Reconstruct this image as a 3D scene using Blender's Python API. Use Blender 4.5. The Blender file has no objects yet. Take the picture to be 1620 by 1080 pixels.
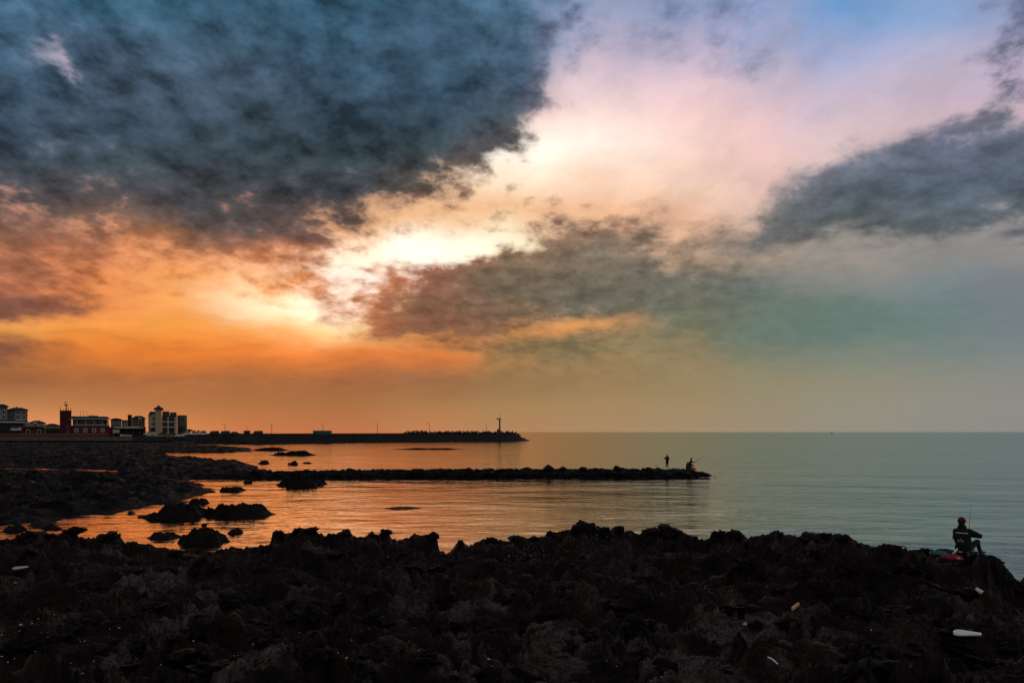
import bpy, bmesh, math, random
import numpy as np
from mathutils import Vector, Matrix

# ---------------------------------------------------------------- scene, camera
S = bpy.context.scene
COL = S.collection
F, CX, HY, CAMZ = 1080.0, 810.0, 683.0, 5.6       # focal length in photo pixels, horizon row, eye height (m)

def at(px, py, Y):
    """world point on the sight line of a photo pixel, Y metres out"""
    return Vector(((px - CX) / F * Y, Y, CAMZ - (py - HY) / F * Y))

def sea_Y(py):
    return CAMZ * F / (py - HY)

cam_d = bpy.data.cameras.new('camera')
cam = bpy.data.objects.new('camera', cam_d)
COL.objects.link(cam)
cam.location = (0, 0, CAMZ)
cam.rotation_euler = (math.pi / 2, 0, 0)
cam_d.sensor_width = 36.0
cam_d.lens = 24.0
cam_d.shift_y = (HY - 540.0) / 1620.0
cam_d.clip_start = 0.1
cam_d.clip_end = 60000
S.camera = cam
S.view_settings.view_transform = 'Standard'
S.view_settings.look = 'None'
S.view_settings.exposure = 0.0
S.view_settings.gamma = 1.0
S.cycles.max_bounces = 5
S.cycles.sample_clamp_indirect = 4.0

# ---------------------------------------------------------------- node helpers
def lin(c):
    return tuple(((v / 255) / 12.92 if v / 255 <= 0.04045 else ((v / 255 + 0.055) / 1.055) ** 2.4) for v in c)

class NT:
    def __init__(self, nt):
        self.nt = nt
    def n(self, typ, **kw):
        nd = self.nt.nodes.new(typ)
        for k, v in kw.items():
            setattr(nd, k, v)
        return nd
    def put(self, sock, v):
        if isinstance(v, bpy.types.NodeSocket):
            self.nt.links.new(v, sock)
        else:
            sock.default_value = v
    def math(self, op, a, b=None, c=None, clamp=False):
        nd = self.n('ShaderNodeMath', operation=op, use_clamp=clamp)
        self.put(nd.inputs[0], a)
        if b is not None: self.put(nd.inputs[1], b)
        if c is not None: self.put(nd.inputs[2], c)
        return nd.outputs[0]
    def maprange(self, v, a, b, c=0.0, d=1.0, typ='LINEAR'):
        nd = self.n('ShaderNodeMapRange', interpolation_type=typ)
        self.put(nd.inputs[0], v)
        for i, x in zip((1, 2, 3, 4), (a, b, c, d)):
            self.put(nd.inputs[i], x)
        return nd.outputs[0]
    def noise(self, vec, scale, detail=4, rough=0.55, dist=0.0, lac=2.0, w=None):
        nd = self.n('ShaderNodeTexNoise')
        if w is not None:
            nd.noise_dimensions = '4D'
            nd.inputs['W'].default_value = w
        self.put(nd.inputs['Vector'], vec)
        nd.inputs['Scale'].default_value = scale
        nd.inputs['Detail'].default_value = detail
        nd.inputs['Roughness'].default_value = rough
        nd.inputs['Lacunarity'].default_value = lac
        nd.inputs['Distortion'].default_value = dist
        return nd
    def mixc(self, f, a, b, blend='MIX'):
        nd = self.n('ShaderNodeMix', data_type='RGBA', blend_type=blend)
        self.put(nd.inputs[0], f)
        for s, v in ((nd.inputs[6], a), (nd.inputs[7], b)):
            self.put(s, v if isinstance(v, bpy.types.NodeSocket) else (*v, 1) if len(v) == 3 else v)
        return nd.outputs[2]
    def mixf(self, f, a, b):
        nd = self.n('ShaderNodeMix', data_type='FLOAT')
        self.put(nd.inputs[0], f); self.put(nd.inputs[2], a); self.put(nd.inputs[3], b)
        return nd.outputs[0]
    def ramp(self, v, stops, interp='LINEAR'):
        nd = self.n('ShaderNodeValToRGB')
        self.put(nd.inputs[0], v)
        cr = nd.color_ramp
        cr.interpolation = interp
        stops = sorted(stops, key=lambda s: s[0])
        while len(cr.elements) < len(stops):
            cr.elements.new(0.5)
        for e, (p, c) in zip(cr.elements, stops):
            e.position = p
        for e, (p, c) in zip(cr.elements, stops):
            e.color = (*c, 1) if not isinstance(c, float) else (c, c, c, 1)
        return nd.outputs[0]
    def vmath(self, op, a, b=None):
        nd = self.n('ShaderNodeVectorMath', operation=op)
        self.put(nd.inputs[0], a)
        if b is not None: self.put(nd.inputs[1], b)
        return nd.outputs[0]
    def comb(self, x, y, z):
        nd = self.n('ShaderNodeCombineXYZ')
        for s, v in zip(nd.inputs, (x, y, z)): self.put(s, v)
        return nd.outputs[0]

# ---------------------------------------------------------------- sky: sunset cloud deck by compass direction
# L = bright sky seen between the clouds, D = clouds, C = how much of that part of the sky is clouded
LX = list(range(0, 1621, 135))
LY = [0, 60, 120, 180, 240, 300, 350, 400, 440, 480, 520, 560, 600, 640, 683]
L = [
 [(95,125,155),(75,110,140),(80,115,145),(90,120,150),(85,120,150),(100,125,155),(110,130,160),(150,160,190),(155,165,200),(150,165,205),(115,160,210),(140,170,215),(150,160,195)],
 [(110,130,155),(190,175,195),(95,115,140),(100,120,145),(95,120,145),(100,120,145),(120,135,160),(185,175,195),(185,175,200),(175,175,205),(175,180,215),(185,185,215),(185,175,205)],
 [(120,130,150),(200,185,200),(110,120,140),(105,115,135),(100,115,135),(105,115,135),(150,145,160),(215,195,205),(225,200,210),(215,195,210),(205,190,210),(205,190,210),(200,180,200)],
 [(140,130,145),(130,125,140),(110,115,130),(100,110,125),(100,110,125),(115,115,125),(190,165,165),(250,225,220),(245,215,215),(240,210,210),(225,200,205),(215,190,200),(205,180,190)],
 [(190,150,130),(185,145,130),(175,138,122),(165,132,120),(165,135,120),(190,155,130),(252,228,208),(255,249,238),(252,228,218),(242,210,205),(228,200,195),(210,185,185),(195,170,175)],
 [(225,165,125),(230,168,125),(225,162,120),(220,158,115),(225,165,125),(230,180,140),(245,200,160),(250,215,185),(245,208,185),(230,195,180),(205,180,170),(180,165,165),(165,155,155)],
 [(235,165,115),(245,175,115),(245,170,110),(235,165,110),(240,175,125),(250,195,145),(250,195,145),(245,190,150),(235,185,155),(205,175,155),(170,160,150),(155,150,148),(150,145,145)],
 [(250,175,105),(250,175,100),(252,185,105),(255,205,130),(255,240,205),(255,252,230),(255,240,205),(250,195,150),(225,180,145),(180,160,140),(155,150,142),(140,140,138),(140,138,140)],
 [(250,170,85),(250,170,85),(253,185,95),(255,222,145),(255,250,230),(255,250,230),(255,220,165),(245,185,135),(215,165,125),(165,150,130),(140,140,130),(128,135,132),(128,130,132)],
 [(252,175,85),(250,165,75),(252,180,85),(255,232,165),(255,252,230),(255,225,160),(253,190,120),(240,170,115),(200,155,110),(155,142,120),(132,137,125),(122,132,127),(125,130,130)],
 [(253,178,88),(253,170,78),(252,168,74),(252,172,80),(253,210,130),(253,185,95),(250,170,95),(240,165,100),(195,150,105),(150,140,115),(130,137,122),(122,132,125),(125,130,128)],
 [(230,142,64),(245,145,58),(246,142,56),(245,140,56),(242,138,58),(236,140,68),(215,145,85),(190,140,90),(170,140,105),(148,138,112),(138,138,120),(133,136,126),(133,136,130)],
 [(150,105,65),(165,110,65),(170,112,65),(165,110,65),(160,108,68),(155,112,75),(155,120,80),(155,128,90),(155,135,100),(150,140,112),(147,143,123),(145,143,130),(142,142,134)],
 [(180,122,80),(175,118,75),(172,112,70),(168,110,68),(162,108,68),(165,118,78),(168,132,88),(165,135,95),(160,137,102),(152,140,115),(148,143,125),(145,143,132),(142,142,135)],
 [(225,145,100),(220,140,95),(205,130,82),(190,115,75),(182,112,75),(182,122,85),(178,132,92),(170,135,100),(163,138,108),(155,140,118),(148,142,128),(143,140,130),(140,138,132)],
]
D = [
 [(62,93,117),(43,78,97),(48,83,102),(52,83,103),(47,78,98),(51,79,100),(66,94,117),(105,125,160),(115,130,165),(120,140,180),(110,150,200),(120,145,190),(105,115,145)],
 [(55,79,98),(60,79,99),(55,77,94),(53,74,92),(47,71,89),(50,71,89),(55,77,96),(135,138,165),(125,130,160),(135,145,180),(150,160,200),(150,155,190),(102,108,129)],
 [(52,69,86),(56,71,87),(59,74,90),(54,69,85),(49,67,83),(46,65,81),(54,69,85),(150,145,165),(150,148,172),(160,155,180),(165,160,188),(160,155,182),(115,115,140)],
 [(51,64,78),(53,65,78),(51,63,76),(48,61,72),(45,59,70),(45,59,69),(62,70,77),(190,170,175),(200,180,185),(200,180,190),(190,175,188),(150,140,160),(106,108,122)],
 [(57,66,75),(57,66,73),(52,62,69),(48,59,67),(47,57,64),(52,60,64),(85,78,78),(220,195,185),(215,190,185),(200,175,178),(130,128,138),(95,98,110),(84,90,99)],
 [(75,70,72),(75,70,70),(62,62,66),(55,58,62),(60,60,62),(80,72,68),(150,115,95),(205,165,145),(200,165,148),(120,115,115),(85,92,98),(83,90,96),(85,90,98)],
 [(105,82,75),(115,88,75),(105,82,70),(80,68,65),(110,85,75),(160,120,95),(190,140,110),(150,115,95),(150,122,105),(95,95,95),(82,88,90),(95,100,102),(110,112,115)],
 [(150,105,75),(165,110,75),(190,125,75),(190,125,80),(190,130,90),(185,125,85),(140,105,80),(105,92,78),(105,98,86),(115,110,102),(120,115,112),(125,122,122),(128,128,130)],
 [(150,98,68),(185,115,65),(220,140,70),(215,140,75),(185,115,75),(120,88,68),(98,85,70),(88,85,76),(98,96,86),(110,112,102),(115,120,112),(112,122,118),(118,122,122)],
 [(115,82,65),(130,88,62),(200,130,60),(215,140,70),(170,105,65),(105,82,62),(95,82,68),(92,88,76),(100,102,88),(108,117,102),(108,122,110),(108,124,116),(115,125,122)],
 [(140,98,65),(170,110,60),(210,135,60),(215,135,65),(150,92,58),(118,85,62),(130,95,68),(125,105,80),(112,112,92),(108,120,104),(108,122,110),(110,125,115),(116,126,121)],
 [(120,85,60),(150,95,55),(195,120,58),(205,125,60),(195,120,60),(165,110,62),(125,105,72),(125,112,80),(128,118,90),(122,125,102),(118,126,110),(118,128,117),(124,130,124)],
]
for r in (12, 13, 14):
    D.append([tuple(v * 0.95 for v in c) for c in L[r]])
CXS = list(range(0, 1621, 90))
CYS = [0, 45, 90, 135, 180, 225, 270, 315, 360, 400, 440, 480, 520, 560, 600, 640, 683]
C = [
 [.9,.85,.9,.9,.9,.9,1,.9,.9,.85,.45,.3,.5,.6,.35,.1,.1,.1,.5],
 [.9,.85,.9,.9,.9,.9,1,1,.95,.9,.5,.35,.5,.6,.3,.1,.1,.1,.6],
 [.95,.5,.95,.9,.9,.95,1,1,1,.95,.3,.15,.3,.5,.25,.15,.1,.2,.6],
 [.9,.8,.9,.95,.95,1,1,1,1,.9,.15,.1,.2,.3,.15,.1,.15,.35,.6],
 [.85,.85,.95,1,1,1,1,1,1,.7,.05,.05,.1,.1,.1,.15,.3,.5,.75],
 [.82,.85,.9,.92,.95,.95,.95,.95,.9,.5,0,0,0,.1,.15,.3,.45,.75,1],
 [.75,.82,.88,.92,.95,.92,.85,.8,.65,.25,0,0,.05,.15,.4,.85,.95,1,1],
 [.65,.7,.82,.92,.95,.85,.68,.55,.4,.15,.1,.1,.2,.4,.85,1,1,.9,.7],
 [.7,.65,.6,.8,.95,.8,.5,.3,.2,.2,.4,.45,.35,.85,.9,.6,.4,.3,.2],
 [.8,.8,.7,.6,.5,.5,.3,.15,.1,.5,1,1,.85,.7,.7,.5,.3,.2,.1],
 [.8,.6,.45,.45,.5,.6,.35,.95,1,1,1,.95,.85,.7,.6,.4,.3,.25,.3],
 [.95,.7,.3,.2,.2,.2,.35,1,1,1,.85,.85,.75,.8,.8,.7,.5,.5,.5],
 [.35,.25,.1,.1,.15,.2,.35,.8,.85,.6,.4,.5,.7,.85,.8,.7,.6,.5,.5],
 [.7,.5,.2,.15,.2,.2,.2,.25,.35,.6,.7,.6,.6,.6,.5,.5,.5,.5,.4],
 [.5]*19, [.3]*19, [0]*19,
]

def _set(tab, ys, xs, y, cells):
    for x_, v in cells.items():
        tab[ys.index(y)][xs.index(x_)] = v
_set(L, LY, LX, 240, {675: (215,178,150), 810: (255,246,230), 945: (253,238,224), 1080: (250,216,204), 1215: (241,200,194)})
_set(L, LY, LX, 300, {675: (240,190,145), 810: (254,226,192), 945: (250,212,185)})
_set(L, LY, LX, 180, {810: (215,185,178), 945: (250,220,213), 1080: (246,208,205), 1215: (240,202,202)})
_set(L, LY, LX, 120, {945: (222,198,205), 1080: (230,200,207)})
_set(L, LY, LX, 400, {405: (255,198,128)})
_set(L, LY, LX, 440, {405: (255,214,142)})
_set(D, LY, LX, 400, {675: (175,122,88), 810: (135,108,86), 945: (112,100,86), 1080: (112,104,92)})
_set(D, LY, LX, 440, {540: (200,128,80), 675: (140,102,76), 810: (110,95,78), 945: (100,96,85), 1080: (108,105,94)})
_set(D, LY, LX, 480, {540: (185,118,70), 675: (125,96,70), 810: (106,92,76), 945: (102,98,85)})
_set(D, LY, LX, 520, {540: (165,105,62), 675: (130,95,68)})
for _y in (300, 350, 400, 440, 480):
    for _k in range(6):
        _c = L[LY.index(_y)][_k]
        L[LY.index(_y)][_k] = (_c[0], _c[1] - (7 if _k < 4 else 0), min(255, _c[2] + (8 if _k < 4 else 0)))
for _y in (240, 300):
    for _k in (10, 11, 12):
        _c = D[LY.index(_y)][_k]
        D[LY.index(_y)][_k] = (_c[0] - 3, _c[1] + 1, _c[2] + 6)
for _y in (440, 480, 520, 560):
    for _t in (L, D):
        for _k in (9, 10, 11, 12):
            _c = _t[LY.index(_y)][_k]
            _t[LY.index(_y)][_k] = (_c[0] - 4, _c[1], _c[2] + 5)
for _y in (400, 440, 480, 520, 560, 600):
    for _t in (L, D):
        for _k in range(6):
            _c = _t[LY.index(_y)][_k]
            _t[LY.index(_y)][_k] = (_c[0], _c[1] - 7, _c[2] - 1)
for _y in (600, 640, 683):
    for _t in (L, D):
        for _k in range(6):
            _c = _t[LY.index(_y)][_k]
            _t[LY.index(_y)][_k] = (_c[0] * 1.06, _c[1] * 1.05, _c[2] * 1.0)
_set(C, CYS, CXS, 45, {810: 1, 900: .6, 1620: .4})
_set(C, CYS, CXS, 90, {1620: .4})
_set(C, CYS, CXS, 135, {1530: .2, 1620: .42})
_set(C, CYS, CXS, 180, {1440: .2, 1530: .35, 1620: .58})
_set(C, CYS, CXS, 90, {810: 1, 900: .5})
_set(C, CYS, CXS, 135, {720: 1.05, 810: 1, 900: .32})
_set(C, CYS, CXS, 180, {720: 1.05, 810: .92, 900: .18})
_set(C, CYS, CXS, 225, {630: 1, 720: 1, 810: .68, 900: .05})
_set(C, CYS, CXS, 270, {450: .9, 540: .86, 630: .84, 720: .72, 810: .34})
_set(C, CYS, CXS, 315, {360: .88, 450: .82, 540: .7, 630: .6, 720: .5, 810: .2, 990: .15, 1080: .15, 1170: .25})
_set(C, CYS, CXS, 360, {900: .4, 990: .45, 1080: .25, 1170: .7, 1260: .85})
_set(C, CYS, CXS, 400, {810: .55, 900: .92, 990: .9, 1080: .6, 1170: .45, 1260: .4, 1350: .3})
_set(C, CYS, CXS, 440, {540: .45, 630: .78, 720: .86, 810: .88, 900: .95, 990: .9, 1080: .75, 1170: .55, 1260: .45})
_set(C, CYS, CXS, 480, {540: .55, 630: .84, 720: .88, 810: .86, 900: .75, 990: .8})

SUN_AZ, SUN_EL = math.atan((520 - CX) / F), math.radians(12)

def make_world():
    w = bpy.data.worlds.new('World')
    S.world = w
    w.use_nodes = True
    w.cycles.sampling_method = 'MANUAL'
    w.cycles.sample_map_resolution = 1024
    nt = w.node_tree
    nt.nodes.clear()
    g = NT(nt)
    dirv = g.n('ShaderNodeTexCoord').outputs['Generated']
    sep = g.n('ShaderNodeSeparateXYZ'); g.put(sep.inputs[0], dirv)
    x, y, z = sep.outputs
    az = g.math('ARCTAN2', x, y)
    el = g.math('ARCSINE', z)
    # cloud-deck coordinates: the direction meets a high plane, so clouds crowd towards the horizon
    k = g.math('ADD', g.math('MAXIMUM', z, 0.0), 0.33)
    deck = g.comb(g.math('DIVIDE', x, k), g.math('DIVIDE', y, k), 0.0)
    warp = g.noise(deck, 2.6, 5, 0.6)
    ws = g.n('ShaderNodeSeparateColor'); g.put(ws.inputs[0], warp.outputs['Color'])
    fade = g.maprange(el, 0.02, 0.22)
    azw = g.math('MULTIPLY_ADD', g.math('MULTIPLY', g.math('SUBTRACT', ws.outputs[0], 0.5), fade), 0.20, az)
    elw = g.math('MULTIPLY_ADD', g.math('MULTIPLY', g.math('SUBTRACT', ws.outputs[1], 0.5), fade), 0.13, el)
    t = g.math('DIVIDE', elw, math.pi / 2, clamp=True)

    def table(xs, ys, tab, conv, top):
        out = None
        for i, px in enumerate(xs):
            u = (px - CX) / F
            stops = []
            for r, py in enumerate(ys):
                e = math.atan((HY - py) / (F * math.sqrt(1 + u * u)))
                stops.append((max(e, 0) / (math.pi / 2), conv(tab[r][i])))
            m = stops[0][0]
            stops.append((min(m + 0.18, .9), top(conv(tab[0][i]))))
            c = g.ramp(t, stops)
            a = math.atan(u)
            if out is None:
                out = c
            else:
                f = g.maprange(azw, prev, a, 0, 1, 'SMOOTHSTEP')
                out = g.mixc(f, out, c)
            prev = a
        return out
    mid = lambda tgt, f: (lambda c: tuple(v * (1 - f) + q * f for v, q in zip(c, tgt)))
    cl = table(LX, LY, L, lin, mid((.20, .24, .32), .8))
    cd = table(LX, LY, D, lin, mid((.10, .13, .18), .8))
    cc = table(CXS, CYS, C, float, lambda c: 0.3 * c + 0.35)
    # cloud structure
    deck2 = g.vmath('ADD', deck, g.vmath('SCALE', g.vmath('SUBTRACT', warp.outputs['Color'], (.5, .5, .5))))
    deck2.node.inputs[1].links[0].from_node.inputs['Scale'].default_value = 0.16
    mp = g.n('ShaderNodeMapping'); g.put(mp.inputs[0], deck2)
    mp.inputs['Rotation'].default_value = (0, 0, math.radians(35))
    mp.inputs['Scale'].default_value = (1.1, 0.85, 1)
    d3 = mp.outputs[0]
    d3b = g.vmath('ADD', deck, g.vmath('MULTIPLY', g.vmath('SUBTRACT', warp.outputs['Color'], (.5, .5, .5)), (.07, .07, .07)))
    n1 = g.noise(d3, 5.0, 9, 0.60, 0.1).outputs[0]
    n2 = g.noise(d3b, 19.0, 8, 0.59, 0.0, w=3.7).outputs[0]
    nn = g.math('ADD', g.math('MULTIPLY', n1, 0.42), g.math('MULTIPLY', n2, 0.58))
    # low in the sky the layers are seen edge-on and draw out into streaks
    ns = g.noise(g.comb(g.math('MULTIPLY', azw, 2.6), g.math('MULTIPLY_ADD', az, -1.2, g.math('MULTIPLY', elw, 15.0)), 0.0), 1.9, 8, 0.62, 0.3, w=6.3).outputs[0]
    nn = g.math('ADD', g.math('MULTIPLY', nn, g.maprange(el, 0.12, 0.32, 0.34, 1.0)), g.math('MULTIPLY', ns, g.maprange(el, 0.12, 0.32, 0.66, 0.0)))
    calm_r = g.math('MULTIPLY', g.maprange(az, 0.10, 0.40), g.maprange(el, 0.26, 0.18))
    amp = g.maprange(el, 0.03, 0.2, 0.5, 2.5)
    amp = g.math('MULTIPLY', amp, g.mixf(calm_r, 1.0, 0.40))
    amp = g.math('MULTIPLY', amp, g.mixf(g.math('MULTIPLY', g.maprange(az, 0.08, 0.2), g.maprange(az, 0.60, 0.5)), 1.0, 0.55))
    cov = g.math('ADD', cc, g.math('MULTIPLY', g.math('SUBTRACT', nn, 0.5), amp))
    mask = g.maprange(cov, 0.24, 0.74, 0, 1, 'SMOOTHSTEP')
    # density variation inside the cloud and thin streaks in the gaps
    tex = g.maprange(g.math('ADD', g.math('MULTIPLY', n2, 0.7), g.math('MULTIPLY', n1, 0.3)), 0.36, 0.62, 2.3, 0.62)
    texf = g.mixf(g.maprange(el, 0.02, 0.18), 1.0, tex)
    texf = g.mixf(g.math('MULTIPLY', calm_r, 0.8), texf, 0.96)
    soft = g.math('MAXIMUM', g.maprange(el, 0.34, 0.22, 0.0, 0.5), g.maprange(az, 0.10, 0.30, 0.0, 0.5))
    texf = g.mixf(soft, texf, 1.02)
    gv = g.n('ShaderNodeVectorMath', operation='SCALE'); g.put(gv.inputs[0], cd); g.put(gv.inputs['Scale'], texf)
    cdv = gv.outputs[0]
    n3 = g.noise(d3, 7.0, 8, 0.6, 0.4, w=9.1).outputs[0]
    lowt = g.mixf(g.maprange(el, 0.03, 0.09), 1.0, g.mixf(calm_r, g.maprange(ns, 0.32, 0.68, 0.74, 1.12), 1.0))
    tl = g.mixf(g.maprange(el, 0.12, 0.26), lowt, g.maprange(n3, 0.3, 0.7, 0.84, 1.06))
    gl = g.n('ShaderNodeVectorMath', operation='SCALE'); g.put(gl.inputs[0], cl); g.put(gl.inputs['Scale'], tl)
    # glow of the low sun through the gaps, and of the second opening above it
    def glow(px, py, wa, we, col):
        u = (px - CX) / F
        a0, e0 = math.atan(u), math.atan((HY - py) / (F * math.sqrt(1 + u * u)))
        q = g.math('ADD', g.math('POWER', g.math('DIVIDE', g.math('SUBTRACT', azw, a0), wa), 2.0), g.math('POWER', g.math('DIVIDE', g.math('SUBTRACT', elw, e0), we), 2.0))
        f = g.math('EXPONENT', g.math('MULTIPLY', q, -1.0))
        nd = g.n('ShaderNodeVectorMath', operation='SCALE'); nd.inputs[0].default_value = col; g.put(nd.inputs['Scale'], f)
        return nd.outputs[0]
    lit = g.vmath('ADD', gl.outputs[0], glow(500, 478, .11, .045, (.45, .34, .22)))
    lit = g.vmath('ADD', lit, glow(640, 398, .13, .028, (.40, .32, .24)))
    lit = g.vmath('ADD', lit, glow(858, 252, .08, .045, (.15, .13, .12)))
    lit = g.vmath('ADD', lit, glow(940, 235, .17, .09, (.10, .07, .06)))
    sky = g.mixc(mask, lit, cdv)
    # behind the viewer: clear evening sky (Sky Texture)
    st = g.n('ShaderNodeTexSky', sky_type='NISHITA')
    st.sun_disc = False
    st.sun_elevation = SUN_EL
    st.sun_rotation = SUN_AZ
    bk = g.maprange(g.math('ABSOLUTE', az), math.radians(48), math.radians(100), 0, 1, 'SMOOTHSTEP')
    b1 = g.n('ShaderNodeBackground'); g.put(b1.inputs[0], sky); b1.inputs[1].default_value = 1.0
    b2 = g.n('ShaderNodeBackground'); 
    # unseen pale grey added behind the viewer to brighten the town fronts
    bs = g.n('ShaderNodeVectorMath', operation='SCALE'); g.put(bs.inputs[0], st.outputs[0]); bs.inputs['Scale'].default_value = 0.05
    g.put(b2.inputs[0], g.mixc(g.maprange(nn, 0.35, 0.6, 0.3, 0.9), bs.outputs[0], (.42, .38, .37)))
    mx = g.n('ShaderNodeMixShader'); g.put(mx.inputs[0], bk)
    g.put(mx.inputs[1], b1.outputs[0]); g.put(mx.inputs[2], b2.outputs[0])
    out = g.n('ShaderNodeOutputWorld'); g.put(out.inputs[0], mx.outputs[0])
make_world()

sun_d = bpy.data.lights.new('sun', 'SUN')
sun = bpy.data.objects.new('sun', sun_d)
COL.objects.link(sun)
sun_d.energy = 0.03
sun_d.angle = math.radians(35)
sun_d.color = (1.0, 0.62, 0.32)
sd = Vector((math.sin(SUN_AZ) * math.cos(SUN_EL), math.cos(SUN_AZ) * math.cos(SUN_EL), math.sin(SUN_EL)))
sun.rotation_euler = sd.to_track_quat('Z', 'Y').to_euler()
sun.location = (0, 0, 60)

# ---------------------------------------------------------------- tagging helpers
def tag(o, label=None, cat=None, group=None, kind=None):
    for k, v in (('label', label), ('category', cat), ('group', group), ('kind', kind)):
        if v: o[k] = v
    return o

def link_mesh(name, verts, faces, mat, parent=None, smooth=False):
    me = bpy.data.meshes.new(name)
    me.from_pydata([tuple(v) for v in verts], [], faces)
    if smooth:
        me.polygons.foreach_set('use_smooth', [True] * len(me.polygons))
    me.materials.append(mat)
    o = bpy.data.objects.new(name, me)
    COL.objects.link(o)
    if parent is not None: o.parent = parent
    return o

# ---------------------------------------------------------------- sea
def water_material():
    m = bpy.data.materials.new('sea_water'); m.use_nodes = True
    g = NT(m.node_tree); g.nt.nodes.clear()
    pos = g.n('ShaderNodeNewGeometry').outputs['Position']
    def layer(sx, sy, rot, scale, detail, rough, w, dist=0.3):
        mp = g.n('ShaderNodeMapping'); g.put(mp.inputs[0], pos)
        mp.inputs['Rotation'].default_value = (0, 0, math.radians(rot))
        mp.inputs['Scale'].default_value = (sx, sy, 1)
        return g.noise(mp.outputs[0], scale, detail, rough, dist, w=w).outputs[0]
    swell = layer(0.022, 0.07, 12, 1.0, 2, 0.5, 7.0)       # long low swell
    big = layer(0.11, 0.26, 14, 1.0, 4, 0.55, 1.0)
    mid_ = layer(0.5, 1.0, 7, 1.1, 3, 0.55, 2.0)         # wind waves
    small = layer(0.8, 1.5, -12, 3.0, 3, 0.6, 3.0)        # ripples
    calm = layer(0.02, 0.06, 0, 1.0, 2, 0.5, 5.0)         # patches of smoother and rougher water
    calmf = g.maprange(calm, 0.35, 0.65, 0.5, 1.3)
    sp = g.n('ShaderNodeSeparateXYZ'); g.put(sp.inputs[0], pos)
    # the water behind the jetty and reefs is sheltered, the open sea on the other side is not
    openf = g.maprange(g.math('DIVIDE', sp.outputs[0], g.math('ADD', sp.outputs[1], 10.0)), -0.15, 0.30, 0.0, 1.0, 'SMOOTHSTEP')
    h = g.math('ADD', g.math('MULTIPLY', swell, g.mixf(openf, 0.15, 0.90)), g.math('MULTIPLY', big, g.mixf(openf, 0.30, 0.50)))
    h = g.math('ADD', h, g.math('MULTIPLY', calmf, g.math('ADD', g.math('MULTIPLY', mid_, g.mixf(openf, 0.070, 0.085)), g.math('MULTIPLY', small, 0.016))))
    bp = g.n('ShaderNodeBump'); bp.inputs['Strength'].default_value = 1.0; bp.inputs['Distance'].default_value = 1.0
    g.put(bp.inputs['Height'], h)
    df = g.n('ShaderNodeBsdfDiffuse'); df.inputs[0].default_value = (0.006, 0.014, 0.014, 1)
    gs = g.n('ShaderNodeBsdfGlossy'); gs.inputs['Roughness'].default_value = 0.08
    g.put(gs.inputs['Color'], g.mixc(openf, (1.0, 0.71, 0.50), (0.62, 0.76, 0.78)))     # reflection tint: sunset orange painted into the bay, teal into the open sea
    g.put(gs.inputs['Normal'], bp.outputs[0])
    fr = g.n('ShaderNodeFresnel'); fr.inputs['IOR'].default_value = 1.8; g.put(fr.inputs['Normal'], bp.outputs[0])
    pr = g.n('ShaderNodeMixShader'); g.put(pr.inputs[0], g.maprange(fr.outputs[0], 0.0, 0.75, g.mixf(openf, 0.55, 0.32), 1.0))
    g.put(pr.inputs[1], df.outputs[0]); g.put(pr.inputs[2], gs.outputs[0])
    out = g.n('ShaderNodeOutputMaterial'); g.put(out.inputs[0], pr.outputs[0])
    return m
M = {}
M['water'] = water_material()
sea = link_mesh('sea', [(-40000, -60, 0), (40000, -60, 0), (40000, 50000, 0), (-40000, 50000, 0)], [(0, 1, 2, 3)], M['water'])
tag(sea, 'calm sea reflecting the orange and teal sunset sky', 'sea', kind='structure')
# ---------------------------------------------------------------- numpy noise
def _hash(ix, iy, seed):
    h = (ix.astype(np.int64) * 374761393 + iy.astype(np.int64) * 668265263 + seed * 982451653) & 0xffffffff
    h = ((h ^ (h >> 13)) * 1274126177) & 0xffffffff
    return (h ^ (h >> 16)) & 0xffffffff

def perlin(x, y, seed=0):
    ix, iy = np.floor(x), np.floor(y)
    fx, fy = x - ix, y - iy
    ux, uy = fx * fx * fx * (fx * (fx * 6 - 15) + 10), fy * fy * fy * (fy * (fy * 6 - 15) + 10)
    def gr(dx, dy):
        a = _hash(ix + dx, iy + dy, seed) / 4294967296.0 * 2 * np.pi
        return np.cos(a) * (fx - dx) + np.sin(a) * (fy - dy)
    a, b, c, d = gr(0, 0), gr(1, 0), gr(0, 1), gr(1, 1)
    return ((a + (b - a) * ux) * (1 - uy) + (c + (d - c) * ux) * uy) * 1.5

def fbm(x, y, octv=4, seed=0, gain=0.5):
    s, a = 0, 1.0
    for o in range(octv):
        s = s + a * perlin(x * 2.03 ** o + o * 17.3, y * 2.03 ** o - o * 9.1, seed + o)
        a *= gain
    return s

def ridged(x, y, octv=4, seed=0, gain=0.55):
    s, a = 0, 1.0
    for o in range(octv):
        s = s + a * (1 - 2 * np.abs(perlin(x * 2.1 ** o + o * 7.7, y * 2.1 ** o + o * 3.3, seed + o)))
        a *= gain
    return s

def worley(x, y, seed=0):
    """F1 and F2-F1 of a jittered point lattice, plus a random value per cell"""
    ix, iy = np.floor(x), np.floor(y)
    f1 = np.full(x.shape, 9.0); f2 = np.full(x.shape, 9.0); cv = np.zeros(x.shape)
    for dx in (-1, 0, 1):
        for dy in (-1, 0, 1):
            h1 = _hash(ix + dx, iy + dy, seed) / 4294967296.0
            h2 = _hash(ix + dx, iy + dy, seed + 77) / 4294967296.0
            d = np.hypot(ix + dx + h1 - x, iy + dy + h2 - y)
            near = d < f1
            f2 = np.where(near, f1, np.minimum(f2, d))
            cv = np.where(near, _hash(ix + dx, iy + dy, seed + 191) / 4294967296.0, cv)
            f1 = np.where(near, d, f1)
    return f1, f2 - f1, cv

def sstep(a, b, x):
    t = np.clip((x - a) / (b - a), 0, 1)
    return t * t * (3 - 2 * t)

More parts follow.
